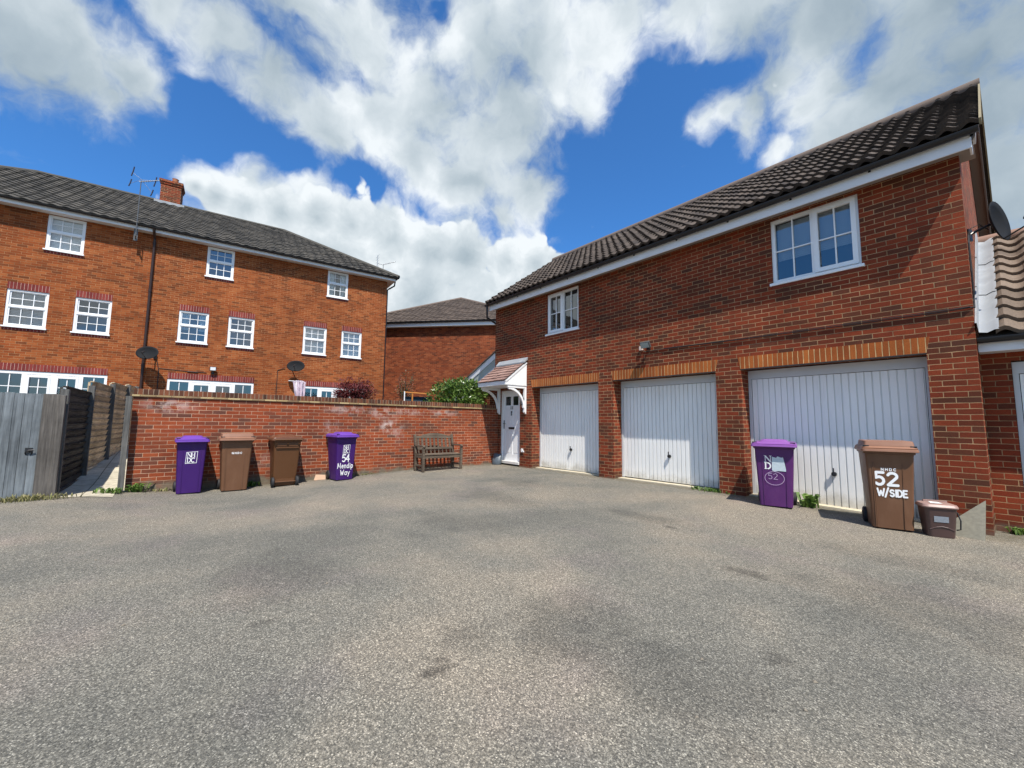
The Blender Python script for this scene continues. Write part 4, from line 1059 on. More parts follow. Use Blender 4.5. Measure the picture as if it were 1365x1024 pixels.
for xe, sg in ((fx1 + .38, 1), (fx0 - .38, -1)):
    p = FF @ V((xe, -.38, FE + .26)); q = FF @ V((ax_, ay_, az_)); d = q - p
    no = V((d.y, -d.x, 0)); no = no if no.dot(fd) * sg > 0 else -no
    clip_obj(fro_, p - A0, no.normalized())
m = MB(); e = [FF @ V((fx0 - .38, -.38, FE + .25)), FF @ V((fx1 + .38, -.38, FE + .25)), FF @ V((fx1 + .38, 12, FE + .25)), FF @ V((fx0 - .38, 12, FE + .25))]; t0, t1 = FF @ V((ax_, ay_, az_)), FF @ V((ax_, 10, az_))
m.face([e[0], e[3], t1, t0]); m.face([e[1], t0, t1, e[2]]); m.face([e[0] - V((0, 0, .04)), t0 - V((0, 0, .04)), e[1] - V((0, 0, .04))]); m.face([e[2], t1, e[3]])
m.build('rear_slopes', 'tiles_far', fro_)
m = MB(); m.tube([t0, e[0] + V((0, 0, .04))], .09, 8); m.tube([t0, e[1] + V((0, 0, .04))], .09, 8); m.tube([t0, t1], .09, 8); m.build('ridge_tiles', 'tile_mortar', fro_, smooth=True)

# ------------------------------------------------------------------ timber gate, boards, lap fence
GT = root('garden_gate', 'blue grey weathered board gate with a black ring latch at the left edge', 'gate', (-6.45, -10.0, 0))
m = MB(); y = -10.52; k = 0; rg = random.Random(5)
while y < -9.53:
    w = .098; m.box((-6.465 + rg.uniform(-.003, .003), y, .03), (-6.443 + rg.uniform(-.002, .004), min(y + w, -9.515), 1.615 + rg.uniform(-.006, .006))); y += w + .004; k += 1
m.build('boards', 'wood_blue', GT)
m = MB(); 
for z in (.35, .85, 1.4): m.box((-6.50, -10.5, z), (-6.468, -9.53, z + .09))
m.build('ledge', 'wood_dark', GT)
m = MB(); m.box((-6.441, -9.64, .70), (-6.434, -9.56, .78)); m.tube([(-6.43 + .02 * math.sin(a / 12 * 6.283), -9.60 + .035 * math.cos(a / 12 * 6.283), .70 + .035 * math.sin(a / 12 * 6.283)) for a in range(13)], .006, 5); m.tube([(-6.434, -9.60, .75), (-6.40, -9.60, .745), (-6.41, -9.54, .75)], .008, 5)
m.build('latch', 'letterbox', GT)
BD = root('board_fence', 'short run of weathered brown grey upright boards beside the blue grey gate', 'fence', (-6.45, -9.42, 0))
m = MB()
for k in range(2): m.box((-6.445 + rg.uniform(-.004, .004), -9.51 + k * .085, .0), (-6.42, -9.51 + k * .085 + .0845, 1.60 + rg.uniform(-.01, .015)))
m.build('boards', 'wood_dark', BD)
m = MB(); m.box((-6.50, -9.345, -.05), (-6.40, -9.27, 1.60)); m.build('post', 'wood_dark', BD, bevel=.005)
LFN = root('lap_fence', 'overlapping panel fence running back along the paved alley, first panel blackened and the rest brown', 'fence', (-6.7, -9.3, 0))
fps = [(-6.62, -9.31, .0, 1.70), (-8.85, -9.26, .10, 1.90), (-10.78, -9.12, .27, 2.07), (-12.6, -8.97, .37, 2.16), (-14.5, -8.9, .45, 2.25)]
for i, (x, y, z0, z1) in enumerate(fps):
    m = MB(); m.box((x - .05, y - .05, z0 - .1), (x + .05, y + .05, z1)); m.build('post', 'wood_post', LFN, bevel=.006)
for i in range(4):
    (xa, ya, za, _), (xb, yb_, zb, zt) = fps[i], fps[i + 1]
    top = zt - .08; z0 = max(za, zb) + .04 if i == 0 else (za + zb) / 2 + .05
    top = (1.74, 1.98, 2.10, 2.18)[i]; z0 = (.06, .20, .33, .42)[i]
    L_ = math.hypot(xb - xa, yb_ - ya) - .1; ang = math.atan2(yb_ - ya, xb - xa)
    T = Matrix.Translation(V((xa, ya, 0))) @ Matrix.Rotation(ang, 4, 'Z') @ Matrix.Translation(V((.05, 0, 0)))
    m = MB(); n = 14; hgt = (top - z0) / n
    for k in range(n):
        zz = z0 + k * hgt
        # waney lower edge: several short segments
        N = 14; yv = [rg.uniform(-.014, .006) for _ in range(N + 1)]
        for q in range(N):
            u0, u1 = L_ * q / N, L_ * (q + 1) / N; 
            bb0, bb1 = zz - .012 + yv[q], zz - .012 + yv[q + 1]
            m.face([T @ V(p) for p in ((u0, .042, bb0), (u1, .042, bb1), (u1, .002, zz + hgt), (u0, .002, zz + hgt))])
            m.face([T @ V(p) for p in ((u0, .042, bb0), (u1, .042, bb1), (u1, .0, bb1), (u0, .0, bb0))])
    for q in range(5):
        u = L_ * q / 4; m.box((max(0, u - .02), .043, z0), (min(L_, u + .02), .078, top), T)
    m.box((0, -.01, top + .001), (L_, .05, top + .022), T); m.box((0, .0, z0 - .045), (L_, .045, z0 - .002), T)
    o = m.build('lap_panel', 'wood_black' if i == 0 else 'wood_brown', LFN)
    o['label'] = 'blackened waney lap panel' if i == 0 else 'brown waney lap panel'
WP = MB(); WP.box((-7.11, -8.615, -.05), (-7.03, -8.535, 1.65))
tag(WP.build('timber_post', 'wood_post'), 'weathered grey upright timber post against the end of the garden wall', 'post')

# ------------------------------------------------------------------ wheelie bins
def bin_face(front=True):
    """local frame lying on the sloping front of a bin: x right, z up the face, y into the bin"""
    z = V((0, -.055, .93)).normalized(); x = V((1, 0, 0)); y = z.cross(x).normalized()
    m = Matrix((x, y, z)).transposed().to_4x4(); m.translation = V((0, -.2685, 0)); return m
FACE = bin_face()
def rrect(w, y0, y1, r, z, n=4):
    out = []
    for cx, cy, a in ((w / 2 - r, y1 - r, 0), (-w / 2 + r, y1 - r, 90), (-w / 2 + r, y0 + r, 180), (w / 2 - r, y0 + r, 270)):
        for k in range(n + 1):
            t = rad(a + 90 * k / n); out.append(V((cx + r * math.cos(t), cy + r * math.sin(t), z)))
    return out
def loft(mb, rings, cap=True):
    for A, B in zip(rings[:-1], rings[1:]):
        n = len(A)
        for i in range(n): mb.face([A[i], A[(i + 1) % n], B[(i + 1) % n], B[i]])
    if cap: mb.face(list(reversed(rings[0]))); mb.face(rings[-1])
def wheelie(label, loc, rz, body, lid, kind=0, group='wheeled bins', rear=False, sc=(1, 1, 1)):
    o = root('wheelie_bin', label, 'wheeled bin', loc, rz, group); o.scale = sc
    b = MB()
    R_ = [rrect(.455, -.265, .19, .035, .02), rrect(.465, -.268, .20, .035, .10), rrect(.50, -.292, .27, .035, .45), rrect(.545, -.322, .325, .035, .90), rrect(.555, -.325, .33, .035, .925),
          rrect(.585, -.34, .345, .04, .93), rrect(.59, -.342, .348, .04, .965)]
    loft(b, R_)
    bo = b.build('body', body, o, world=False, smooth=True, angle=30)
    # pressed vertical edges of the front panel
    rb = MB()
    for sx in ((-.155, .155) if kind == 0 else (-.185, -.17, .13)):
        rb.prism([(sx - .006, .03), (sx + .006, .03), (sx * 1.08 + .005, .82), (sx * 1.08 - .005, .82)], 'y', -.005, .02, FACE)
    if kind == 0: rb.prism([(-.16, .815), (.16, .815), (.155, .823), (-.155, .823)], 'y', -.004, .02, FACE)
    rb.build('pressed_ribs', body, o, world=False)
    l = MB()
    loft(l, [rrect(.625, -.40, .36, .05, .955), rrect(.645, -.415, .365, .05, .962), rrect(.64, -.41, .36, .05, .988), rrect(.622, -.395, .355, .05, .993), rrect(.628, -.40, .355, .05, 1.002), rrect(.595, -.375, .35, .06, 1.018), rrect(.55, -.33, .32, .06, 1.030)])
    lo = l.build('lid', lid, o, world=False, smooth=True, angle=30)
    t = MB()
    if kind == 0:
        loft(t, [rrect(.42, -.30, .20, .08, 1.028), rrect(.36, -.24, .14, .08, 1.062), rrect(.28, -.18, .08, .07, 1.070)])
    else:
        loft(t, [rrect(.57, -.35, .25, .03, 1.028), rrect(.55, -.33, .24, .03, 1.085), rrect(.53, -.31, .22, .03, 1.09)]); t.box((-.12, -.335, 1.03), (.12, -.31, 1.052))
    t.build('raised_panel', lid, lo, world=False, smooth=True, angle=30)
    s = MB()
    for sx in (-1, 1): s.box((sx * .265 - .035, -.372, 1.016), (sx * .265 + .035, -.335, 1.033))
    s.build('grip_slot', 'black_plastic', lo, world=False, bevel=.004)
    h = MB(); h.tube([(-.27, .40, .975), (.27, .40, .975)], .016, 8)
    for sx in (-.27, -.09, .09, .27): h.bar((sx, .335, .955), (sx, .405, .975), .035, .03)
    h.build('handle', body, o, world=False)
    for sx in (-1, 1):
        w = MB(); w.tube([(sx * .215, .235, .10), (sx * .225, .235, .10), (sx * .265, .235, .10), (sx * .275, .235, .10)], [.085, .10, .10, .085], 22); wo = w.build('wheel', 'black_rubber', o, world=False, smooth=True)
        w = MB(); w.tube([(sx * .276, .235, .10), (sx * .284, .235, .10)], [.055, .045], 16); w.build('hub', 'black_plastic', wo, world=False)
    a = MB(); a.tube([(-.22, .235, .10), (.22, .235, .10)], .012, 8); a.box((-.19, .19, .07), (.19, .225, .16)); a.build('axle', body, o, world=False)
    if rear:
        r = MB(); fr_ = Matrix.Rotation(math.atan2(.13, .8), 4, 'X')
        for (x0, x1, z0, z1) in (): r.prism([(x0, z0), (x1, z0), (x1 * 1.1, z1), (x0 * 1.1, z1)], 'y', .0, .02, Matrix.Translation(V((0, .215, 0))) @ Matrix.Rotation(-math.atan2(.13, .8), 4, 'X'))
        r.box((-.21, .325, .84), (-.02, .345, .915)); r.box((.02, .325, .84), (.21, .345, .915)); r.box((-.23, .318, .80), (.23, .342, .825))
        r.build('rear_ribs', 'brown_dark', o, world=False)
        q = MB(); q.tube([(-.285, .1, .72), (-.33, .12, .6), (-.35, .1, .5), (-.30, .08, .56), (-.285, .06, .68)], .012, 6); q.build('strap', 'brown_dark', o, world=False)
    return o
def logo(par, cx, z0, s, frame=True, m='white_paint'):
    h = s * .36; lw = s * .055
    L_ = []
    if frame:
        L_ += [(lw * .7, [(cx - s / 2, z0), (cx - s / 2 + .01, z0 + s * .95), (cx + s / 2, z0 + s), (cx + s / 2 - .01, z0 + s * .03), (cx - s / 2, z0)])]
    def seg(x, z, ch, k): return [(w, [(x + p[0] * h * 1.05, z + p[1] * h) for p in ln]) for w, ln in ch]
    th, tn = s * .075, s * .035
    Nn = [(tn, [(0, 0), (0, 1)]), (th, [(0, 1), (.75, 0)]), (tn, [(.75, 0), (.75, 1)]), (tn, [(-.15, 1), (.1, 1)]), (tn, [(-.15, 0), (.15, 0)]), (tn, [(.6, 1), (.9, 1)])]
    Hh = [(th, [(0, 0), (0, 1)]), (th, [(.65, 0), (.65, 1)]), (tn, [(0, .5), (.65, .5)]), (tn, [(.5, 1), (.8, 1)]), (tn, [(.5, 0), (.8, 0)]), (tn, [(-.15, 0), (.15, 0)])]
    Dd = [(th, [(0, 0), (0, 1)]), (tn, [(-.15, 1), (.3, 1)]), (tn, [(-.15, 0), (.3, 0)]), (th, arc(.28, .5, .42, .5, 80, -80, 8))]
    Cc = [(th, arc(.4, .5, .4, .5, 60, 300, 9)), (tn, [(.72, .75), (.72, 1)])]
    x0 = cx - s * .34
    return L_, (x0, h, seg, Nn, Hh, Dd, Cc)
def put_logo(par, cx, z0, s, letters='NHDC', frame=True, m='white_paint'):
    L_, (x0, h, seg, Nn, Hh, Dd, Cc) = logo(par, cx, z0, s, frame, m)
    zt, zb = z0 + s * .53, z0 + s * .10
    if 'N' in letters: L_ += seg(x0, zt, Nn, 0)
    if 'H' in letters: L_ += seg(x0 + h * .95, zt, Hh, 0)
    if 'D' in letters: L_ += seg(x0 + h * .02, zb, Dd, 0)
    if 'C' in letters: L_ += seg(x0 + h * .92, zb, Cc, 0)
    return strokes('logo', m, par, L_, FACE, .01)

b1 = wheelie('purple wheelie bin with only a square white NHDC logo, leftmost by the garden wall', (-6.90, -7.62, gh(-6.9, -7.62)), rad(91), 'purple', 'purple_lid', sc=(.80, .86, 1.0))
put_logo(b1, 0, .565, .215)
b2 = wheelie('light brown wheelie bin with tiny white letters beside the leftmost purple bin', (-6.88, -6.91, gh(-6.9, -6.9)), rad(89), 'brown', 'brown_lid', kind=1, sc=(.93, .88, 1.03))
strokes('lettering', 'white_paint', b2, text('NHDC', -.085, .705, .032, .75, 1.3), FACE, .009)
b3 = wheelie('dark brown wheelie bin turned with its rear and wheels to the yard', (-6.86, -6.03, gh(-6.9, -6.03)), rad(-91), 'brown_dark', 'brown_dark_lid', rear=True, sc=(.92, .88, 1.0))
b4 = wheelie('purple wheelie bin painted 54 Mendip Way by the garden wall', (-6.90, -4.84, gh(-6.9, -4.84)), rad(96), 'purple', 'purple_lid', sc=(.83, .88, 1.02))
put_logo(b4, .0, .60, .19)
strokes('house_number', 'white_paint', b4, text('54', -.10, .42, .15, .12), FACE, .026)
strokes('street_name', 'white_paint', b4, text('Mendip', -.215, .275, .11, .27, .86) + text('Way', -.13, .125, .11, .27, 1.), FACE, .0165)
b5 = wheelie('faded purple wheelie bin with torn sticker and 52 in a ring, before the garage door', (.60, -.33, gh(.6, 0)), rad(16), 'purple_warm', 'purple_warm_lid', sc=(.95, .95, .98))
put_logo(b5, -.035, .58, .26, 'ND', False)
strokes('house_number', 'thin_paint', b5, text('52', -.09, .445, .09, .25) + [arc(-.005, .46, .135, .105, 0, 360, 28)], FACE, .008)
m = MB(); m.face([FACE @ V(p) for p in ((-.03, -.0045, .80), (.03, -.0045, .785), (.05, -.0045, .81), (.10, -.0045, .79), (.125, -.0045, .80), (.14, -.0045, .72), (.165, -.0045, .575), (.06, -.0045, .58), (-.0, -.0045, .568), (-.035, -.0045, .585))]); m.build('torn_sticker', 'paper', b5, world=False, merge=False)
b6 = wheelie('brown wheelie bin hand painted 52 W/SIDE in white', (1.98, -.56, gh(2, 0)), rad(18), 'brown', 'brown_lid', kind=1, sc=(.86, .88, 1.03))
strokes('lettering', 'white_paint', b6, text('NHDC', -.10, .725, .030, .75, 1.3), FACE, .0085)
strokes('house_number', 'white_paint', b6, text('5', -.175, .55, .15, .1, 1.15) + text('2', -.035, .55, .15, .1, 1.2), FACE, .034)
strokes('house_name', 'white_paint', b6, text('W/', -.155, .415, .085, .12, 1.1) + text('SIDE', -.015, .415, .078, .22, .95), FACE, .021)

# food caddy
cd = root('food_caddy', 'small dark brown food caddy with handle and pinkish lid beside the brown bin', 'food caddy', (2.43, -.60, gh(2.4, 0)), rad(24))
m = MB(); loft(m, [rrect(.24, -.11, .09, .04, .0), rrect(.25, -.115, .095, .045, .02), rrect(.30, -.135, .12, .05, .33), rrect(.31, -.14, .125, .05, .345)]); bo = m.build('body', 'caddy', cd, world=False, smooth=True, angle=30)
m = MB(); loft(m, [rrect(.325, -.15, .13, .05, .346), rrect(.33, -.155, .135, .05, .36), rrect(.31, -.14, .12, .05, .385), rrect(.25, -.10, .09, .05, .395)])
m.box((-.10, .045, .393), (.12, .075, .415)); m.build('lid', 'caddy_lid', cd, world=False, smooth=True, angle=30)
m = MB(); m.tube([(.155, .0, .30), (.185, .0, .29), (.20, -.03, .20), (.19, -.04, .10), (.16, -.02, .085)], .008, 6); m.build('handle', 'black_plastic', cd, world=False)
m = MB(); m.tube([(-.11, -.118, .09), (-.05, -.125, .12), (0, -.126, .13), (.05, -.125, .12), (.11, -.118, .09)], .006, 6); m.build('moulded_curve', 'caddy', cd, world=False)
m = MB(); m.face([(-.07, -.1305, .18), (.06, -.1305, .18), (.06, -.1355, .25), (-.07, -.1355, .25)]); m.build('label', 'label', cd, world=False)
m = MB(); m.face([(-.08, -.11, .3985), (.03, -.10, .3985), (.02, .02, .3985), (-.06, .03, .3985)]); m.build('paper', 'grout', cd, world=False)

# broken slab leaning at the corner
m = MB(); A_ = [V((2.36, -.40, -.062)), V((2.80, -.45, -.068)), V((2.815, -.04, .36))]; n_ = (A_[1] - A_[0]).cross(A_[2] - A_[0]).normalized() * .035
B_ = [p - n_ for p in A_]
m.face(A_); m.face(list(reversed(B_)))
for i in range(3): m.face([A_[i], B_[i], B_[(i + 1) % 3], A_[(i + 1) % 3]])
tag(m.build('broken_slab', 'slab', bevel=.004), 'triangular broken paving slab leaning on the brick corner beside the caddy', 'slab')

# ------------------------------------------------------------------ bench
BN = root('park_bench', 'weathered wooden slatted bench with arched back against the garden wall', 'bench', (-6.76, -2.37, gh(-6.7, -2.4)), rad(90)); BN.scale = (.97, 1, 1.03)
W2 = .58; wd = 'wood_bench'
for sx in (-1, 1):
    m = MB(); m.box((sx * W2 - .032, -.28, 0), (sx * W2 + .032, -.215, .60)); m.build('leg', wd, BN, world=False, bevel=.005)
    m = MB(); m.bar((sx * W2, .18, 0), (sx * W2, .18, .42), .06, .07, up=(0, 1, 0)); m.bar((sx * W2, .18, .42), (sx * W2, .28, .90), .06, .065, up=(0, 1, 0)); m.build('leg', wd, BN, world=False, bevel=.005)
    m = MB(); m.bar((sx * W2, .235, .62), (sx * W2, -.22, .635), .06, .035); m.bar((sx * W2, -.22, .635), (sx * W2, -.30, .60), .06, .034); m.build('armrest', wd, BN, world=False, bevel=.006)
    m = MB(); m.box((sx * W2 - .02, -.215, .33), (sx * W2 + .02, .15, .39)); m.box((sx * W2 - .018, -.215, .12), (sx * W2 + .018, .15, .16)); m.build('side_rail', wd, BN, world=False)
m = MB()
for k in range(6): m.box((-W2 - .02, -.275 + k * .075, .40), (W2 + .02, -.275 + k * .075 + .06, .42))
m.box((-W2 + .03, -.262, .325), (W2 - .03, -.235, .395)); m.build('seat', wd, BN, world=False, bevel=.003)
bt = math.atan2(.10, .48); BF = Matrix.Translation(V((0, .18, .42))) @ Matrix.Rotation(-bt, 4, 'X')
m = MB(); top = [(-W2 + .03, .40)] + [(-W2 + .03 + (2 * W2 - .06) * k / 16, .455 + .075 * max(0, math.sin(math.pi * min(1, max(0, (k / 16 - .12) / .76)))) ** .8) for k in range(17)] + [(W2 - .03, .40)]
for (xa, za), (xb, zb) in zip(top[1:-2], top[2:-1]): m.prism([(xa, .395), (xb, .395), (xb, zb), (xa, za)], 'y', -.018, .018, BF)
m.box((-W2 + .03, -.018, .10), (W2 - .03, .018, .155), BF); m.build('back_rail', wd, BN, world=False, merge=True)
m = MB()
for k in range(9):
    x = -W2 + .09 + (2 * W2 - .18) * k / 8; m.box((x - .028, -.007, .155), (x + .028, .007, .396), BF)
    m.box((x - .014, -.006, -.12), (x + .014, .006, .10), BF)
m.build('back_slats', wd, BN, world=False)

# ------------------------------------------------------------------ small things
m = MB(); rr = random.Random(4); ring = []
for z, w, d in ((0, .13, .07), (.05, .15, .085), (.16, .15, .07), (.27, .13, .04), (.33, .12, .012)):
    ring.append([V((w * math.cos(t) * (1 + rr.uniform(-.07, .07)), d * math.sin(t) + .12 * z, z + .012 * math.cos(3 * t) * (z > .1))) for t in [2 * math.pi * k / 14 for k in range(14)]])
loft(m, ring); bg = m.build('delivery_bag', 'bag', smooth=True, angle=50); bg.location = (-7.02, -.20, gh(-7, -.2)); bg.rotation_euler = (rad(-8), 0, rad(38))
tag(bg, 'dark grey plastic delivery bag standing by the front door', 'bag')
m = MB(); m.prism([(-.13, 0), (.12, .0), (.13, .12), (-.08, .14)], 'y', 0, .006, Matrix.Translation(V((-7.13, -5.22, gh(-7.1, -5.2) + .002))) @ Matrix.Rotation(rad(85), 4, 'Z') @ Matrix.Rotation(rad(-35), 4, 'X'))
m.prism([(-.14, -.02), (-.05, -.03), (-.05, .04), (-.13, .05)], 'z', .003, .008, Matrix.Translation(V((-7.03, -5.32, gh(-7.03, -5.3)))))
tag(m.build('cardboard_scrap', 'cardboard'), 'torn piece of cardboard on the ground beside the painted purple bin', 'cardboard')

def tuft(loc, n, h, spread, mt, label, cat, kind='blade', seed=1, name='weed_clump', group=None, ry=None):
    r = random.Random(seed); m = MB()
    for _ in range(n):
        px, py = r.gauss(0, spread), r.gauss(0, ry or spread); an = r.uniform(0, 6.283); L_ = h * r.uniform(.5, 1.2); ln_ = r.uniform(.2, .9)
        d = V((math.cos(an), math.sin(an), 0)); s = V((-d.y, d.x, 0))
        w = {'blade': .006, 'leaf': .014, 'broad': .030}[kind] * r.uniform(.6, 1.5)
        p0 = V((px, py, 0)); p1 = p0 + d * L_ * ln_ * .45 + V((0, 0, L_ * .6)); p2 = p0 + d * L_ * ln_ + V((0, 0, L_ * (.9 if kind == 'blade' else .55)))
        m.face([p0 - s * w * .4, p0 + s * w * .4, p1 + s * w, p1 - s * w]); m.face([p1 - s * w, p1 + s * w, p2])
    o = m.build(name, mt, merge=False); o.location = loc; tag(o, label, cat, group); return o
tuft((-6.3, -9.52, gh(-6.3, -9.52)), 260, .10, .05, 'drygrass', 'dry yellowish grass growing under the blue grey gate', 'grass', seed=2, ry=.22, name='grass_tuft')
tuft((-6.88, -8.68, gh(-6.88, -8.68)), 60, .15, .05, 'weed', 'bright green weeds at the foot of the grey timber post', 'weeds', 'leaf', 3, ry=.09)
tuft((-7.14, -8.36, gh(-7.14, -8.36)), 60, .22, .03, 'weed', 'taller green weeds against the left end of the garden wall', 'weeds', 'leaf', 4, ry=.06)
tuft((-7.20, -8.05, gh(-7.17, -8.0)), 40, .09, .03, 'drygrass', 'low weeds at the wall base behind the leftmost purple bin', 'weeds', 'leaf', 5, ry=.25)
tuft((-7.14, -6.60, gh(-7.14, -6.60)), 45, .17, .035, 'weed', 'green weeds growing between the two brown bins at the wall', 'weeds', 'leaf', 6, ry=.10)
tuft((-7.18, -4.2, gh(-7.18, -4.2)), 50, .06, .02, 'drygrass', 'sparse dry weeds along the wall base right of the painted purple bin', 'weeds', 'leaf', 15, ry=.5)['kind'] = 'stuff'
tuft((-.62, .06, -.0), 170, .09, .16, 'weed', 'low green weeds at the bottom right of the middle garage door', 'weeds', 'leaf', 7, ry=.05)
tuft((.98, -.06, gh(1, 0)), 30, .30, .04, 'weed', 'leafy dandelion weed beside the faded purple bin', 'weeds', 'broad', 8, ry=.04)
tuft((3.05, .38, gh(3, 0)), 40, .12, .03, 'weed', 'dark weeds at the foot of the low garage', 'weeds', 'leaf', 9, ry=.03)

def plant(name, label, cat, c, r_, n, size, mt, seed, trunk_from, branches=6, **kw):
    o = root(name, label, cat, (c[0], c[1], trunk_from))
    rr = random.Random(seed); m = MB(); leaf_cloud(m, c[0], c[1], c[2], *r_, n, size, rr, **kw); m.build('crown', mt, o, merge=False)
    m = MB(); b0 = V((c[0], c[1], trunk_from)); m.tube([b0, V((c[0] + .03, c[1], c[2] - r_[2] * .5)), V((c[0], c[1], c[2] + r_[2] * .3))], [.035, .025, .01], 7)
    for k in range(branches):
        an = rr.uniform(0, 6.28); e = V((c[0] + math.cos(an) * r_[0] * .8, c[1] + math.sin(an) * r_[1] * .8, c[2] + rr.uniform(-.3, .8) * r_[2])); s = b0.lerp(V((c[0], c[1], c[2])), rr.uniform(.4, .9))
        m.tube([s, s.lerp(e, .5) + V((0, 0, .05)), e], [.016, .011, .004], 5)
    m.build('trunk', 'bark', o, smooth=True); return o
plant('laurel_bush', 'big glossy green laurel bush above the garden wall next to the door canopy', 'bush', (-8.3, -.88, 1.78), (.62, 1.62, 1.02), 9500, .13, 'laurel', 11, .3, aspect=.38)
plant('red_maple', 'small dark red japanese maple above the wall in front of the tall house', 'tree', (-10.5, -3.40, 2.24), (.5, .85, .46), 4600, .08, 'maple', 12, .35, branches=14, droop=.6, aspect=.35)
plant('red_tipped_shrub', 'thin red tipped green shrub above the wall left of the laurel', 'shrub', (-10.1, -1.85, 2.40), (.25, .36, .66), 800, .075, 'mixed', 13, .35, branches=10)
# lilac cloth on a line prop
cl_ = root('hanging_cloth', 'pale lilac cloth draped over a post above the garden wall', 'cloth', (-10.7, -5.1, .4))
m = MB(); N, Mz = 18, 8
P_ = [[V((-10.70 + .05 * math.sin(i * 1.1) * (1 - j / Mz * .3) + .03 * math.sin(i * 2.3 + j), -5.21 + .015 * j + (i / N) * (.36 - .018 * j), 2.42 + .04 * math.sin(i / N * math.pi) - j * .075)) for i in range(N + 1)] for j in range(Mz + 1)]
for j in range(Mz):
    for i in range(N): m.face([P_[j][i], P_[j][i + 1], P_[j + 1][i + 1], P_[j + 1][i]])
m.build('cloth', 'towel', cl_, smooth=True, angle=80)
m = MB(); m.tube([(-10.74, -5.1, .4), (-10.74, -5.1, 2.44)], .02, 8); m.tube([(-10.72, -5.32, 2.43), (-10.72, -4.9, 2.43)], .012, 6); m.build('post', 'white_upvc', cl_)
# garden seat frame with orange rail
gs = root('garden_swing_seat', 'orange wooden rail and dark teal cover of garden furniture showing above the wall', 'garden seat', (-9.3, -1.85, .4))
m = MB(); m.bar((-9.55, -2.12, 2.21), (-9.1, -1.35, 2.16), .05, .035); m.bar((-9.42, -1.9, 1.2), (-9.42, -1.9, 2.18), .035, .035, up=(1, 0, 0)); m.build('rail', 'orange_wood', gs)
m = MB(); m.prism([(0, .5), (.85, .5), (.85, 2.12 - .4), (0, 2.12 - .4)], 'y', 0, .04, Matrix.Translation(V((-9.62, -2.05, .35))) @ Matrix.Rotation(rad(60), 4, 'Z')); m.build('cover', 'dark_blue', gs)
m = MB(); m.tube([(-9.52, -2.13, .4), (-9.52, -2.13, 2.23)], .018, 8); m.build('post', 'white_upvc', gs)
# gravel specks, leaves and litter on the tarmac
m = MB(); r = random.Random(21)
for _ in range(260):
    x, y = r.uniform(-6.9, 2.8), r.uniform(-8.8, -.15)
    if r.random() < .6: 
        if r.random() < .5: x = -7.15 + abs(r.gauss(0, .35))
        else: y = -.1 - abs(r.gauss(0, .3))
    s = r.uniform(.004, .014); z = gh(x, y); q = [V((x + s * math.cos(a + r.uniform(-.4, .4)), y + s * math.sin(a), z + r.uniform(.001, .004))) for a in (0, 1.6, 3.1, 4.7)]; t = V((x, y, z + s * .9))
    for i in range(4): m.face([q[i], q[(i + 1) % 4], t])
tag(m.build('loose_grit', simple('loose_grit', (.20, .17, .13), .9, .4, 40), merge=False), 'loose grit and crumbs of dirt scattered along the wall base', 'grit', kind='stuff')

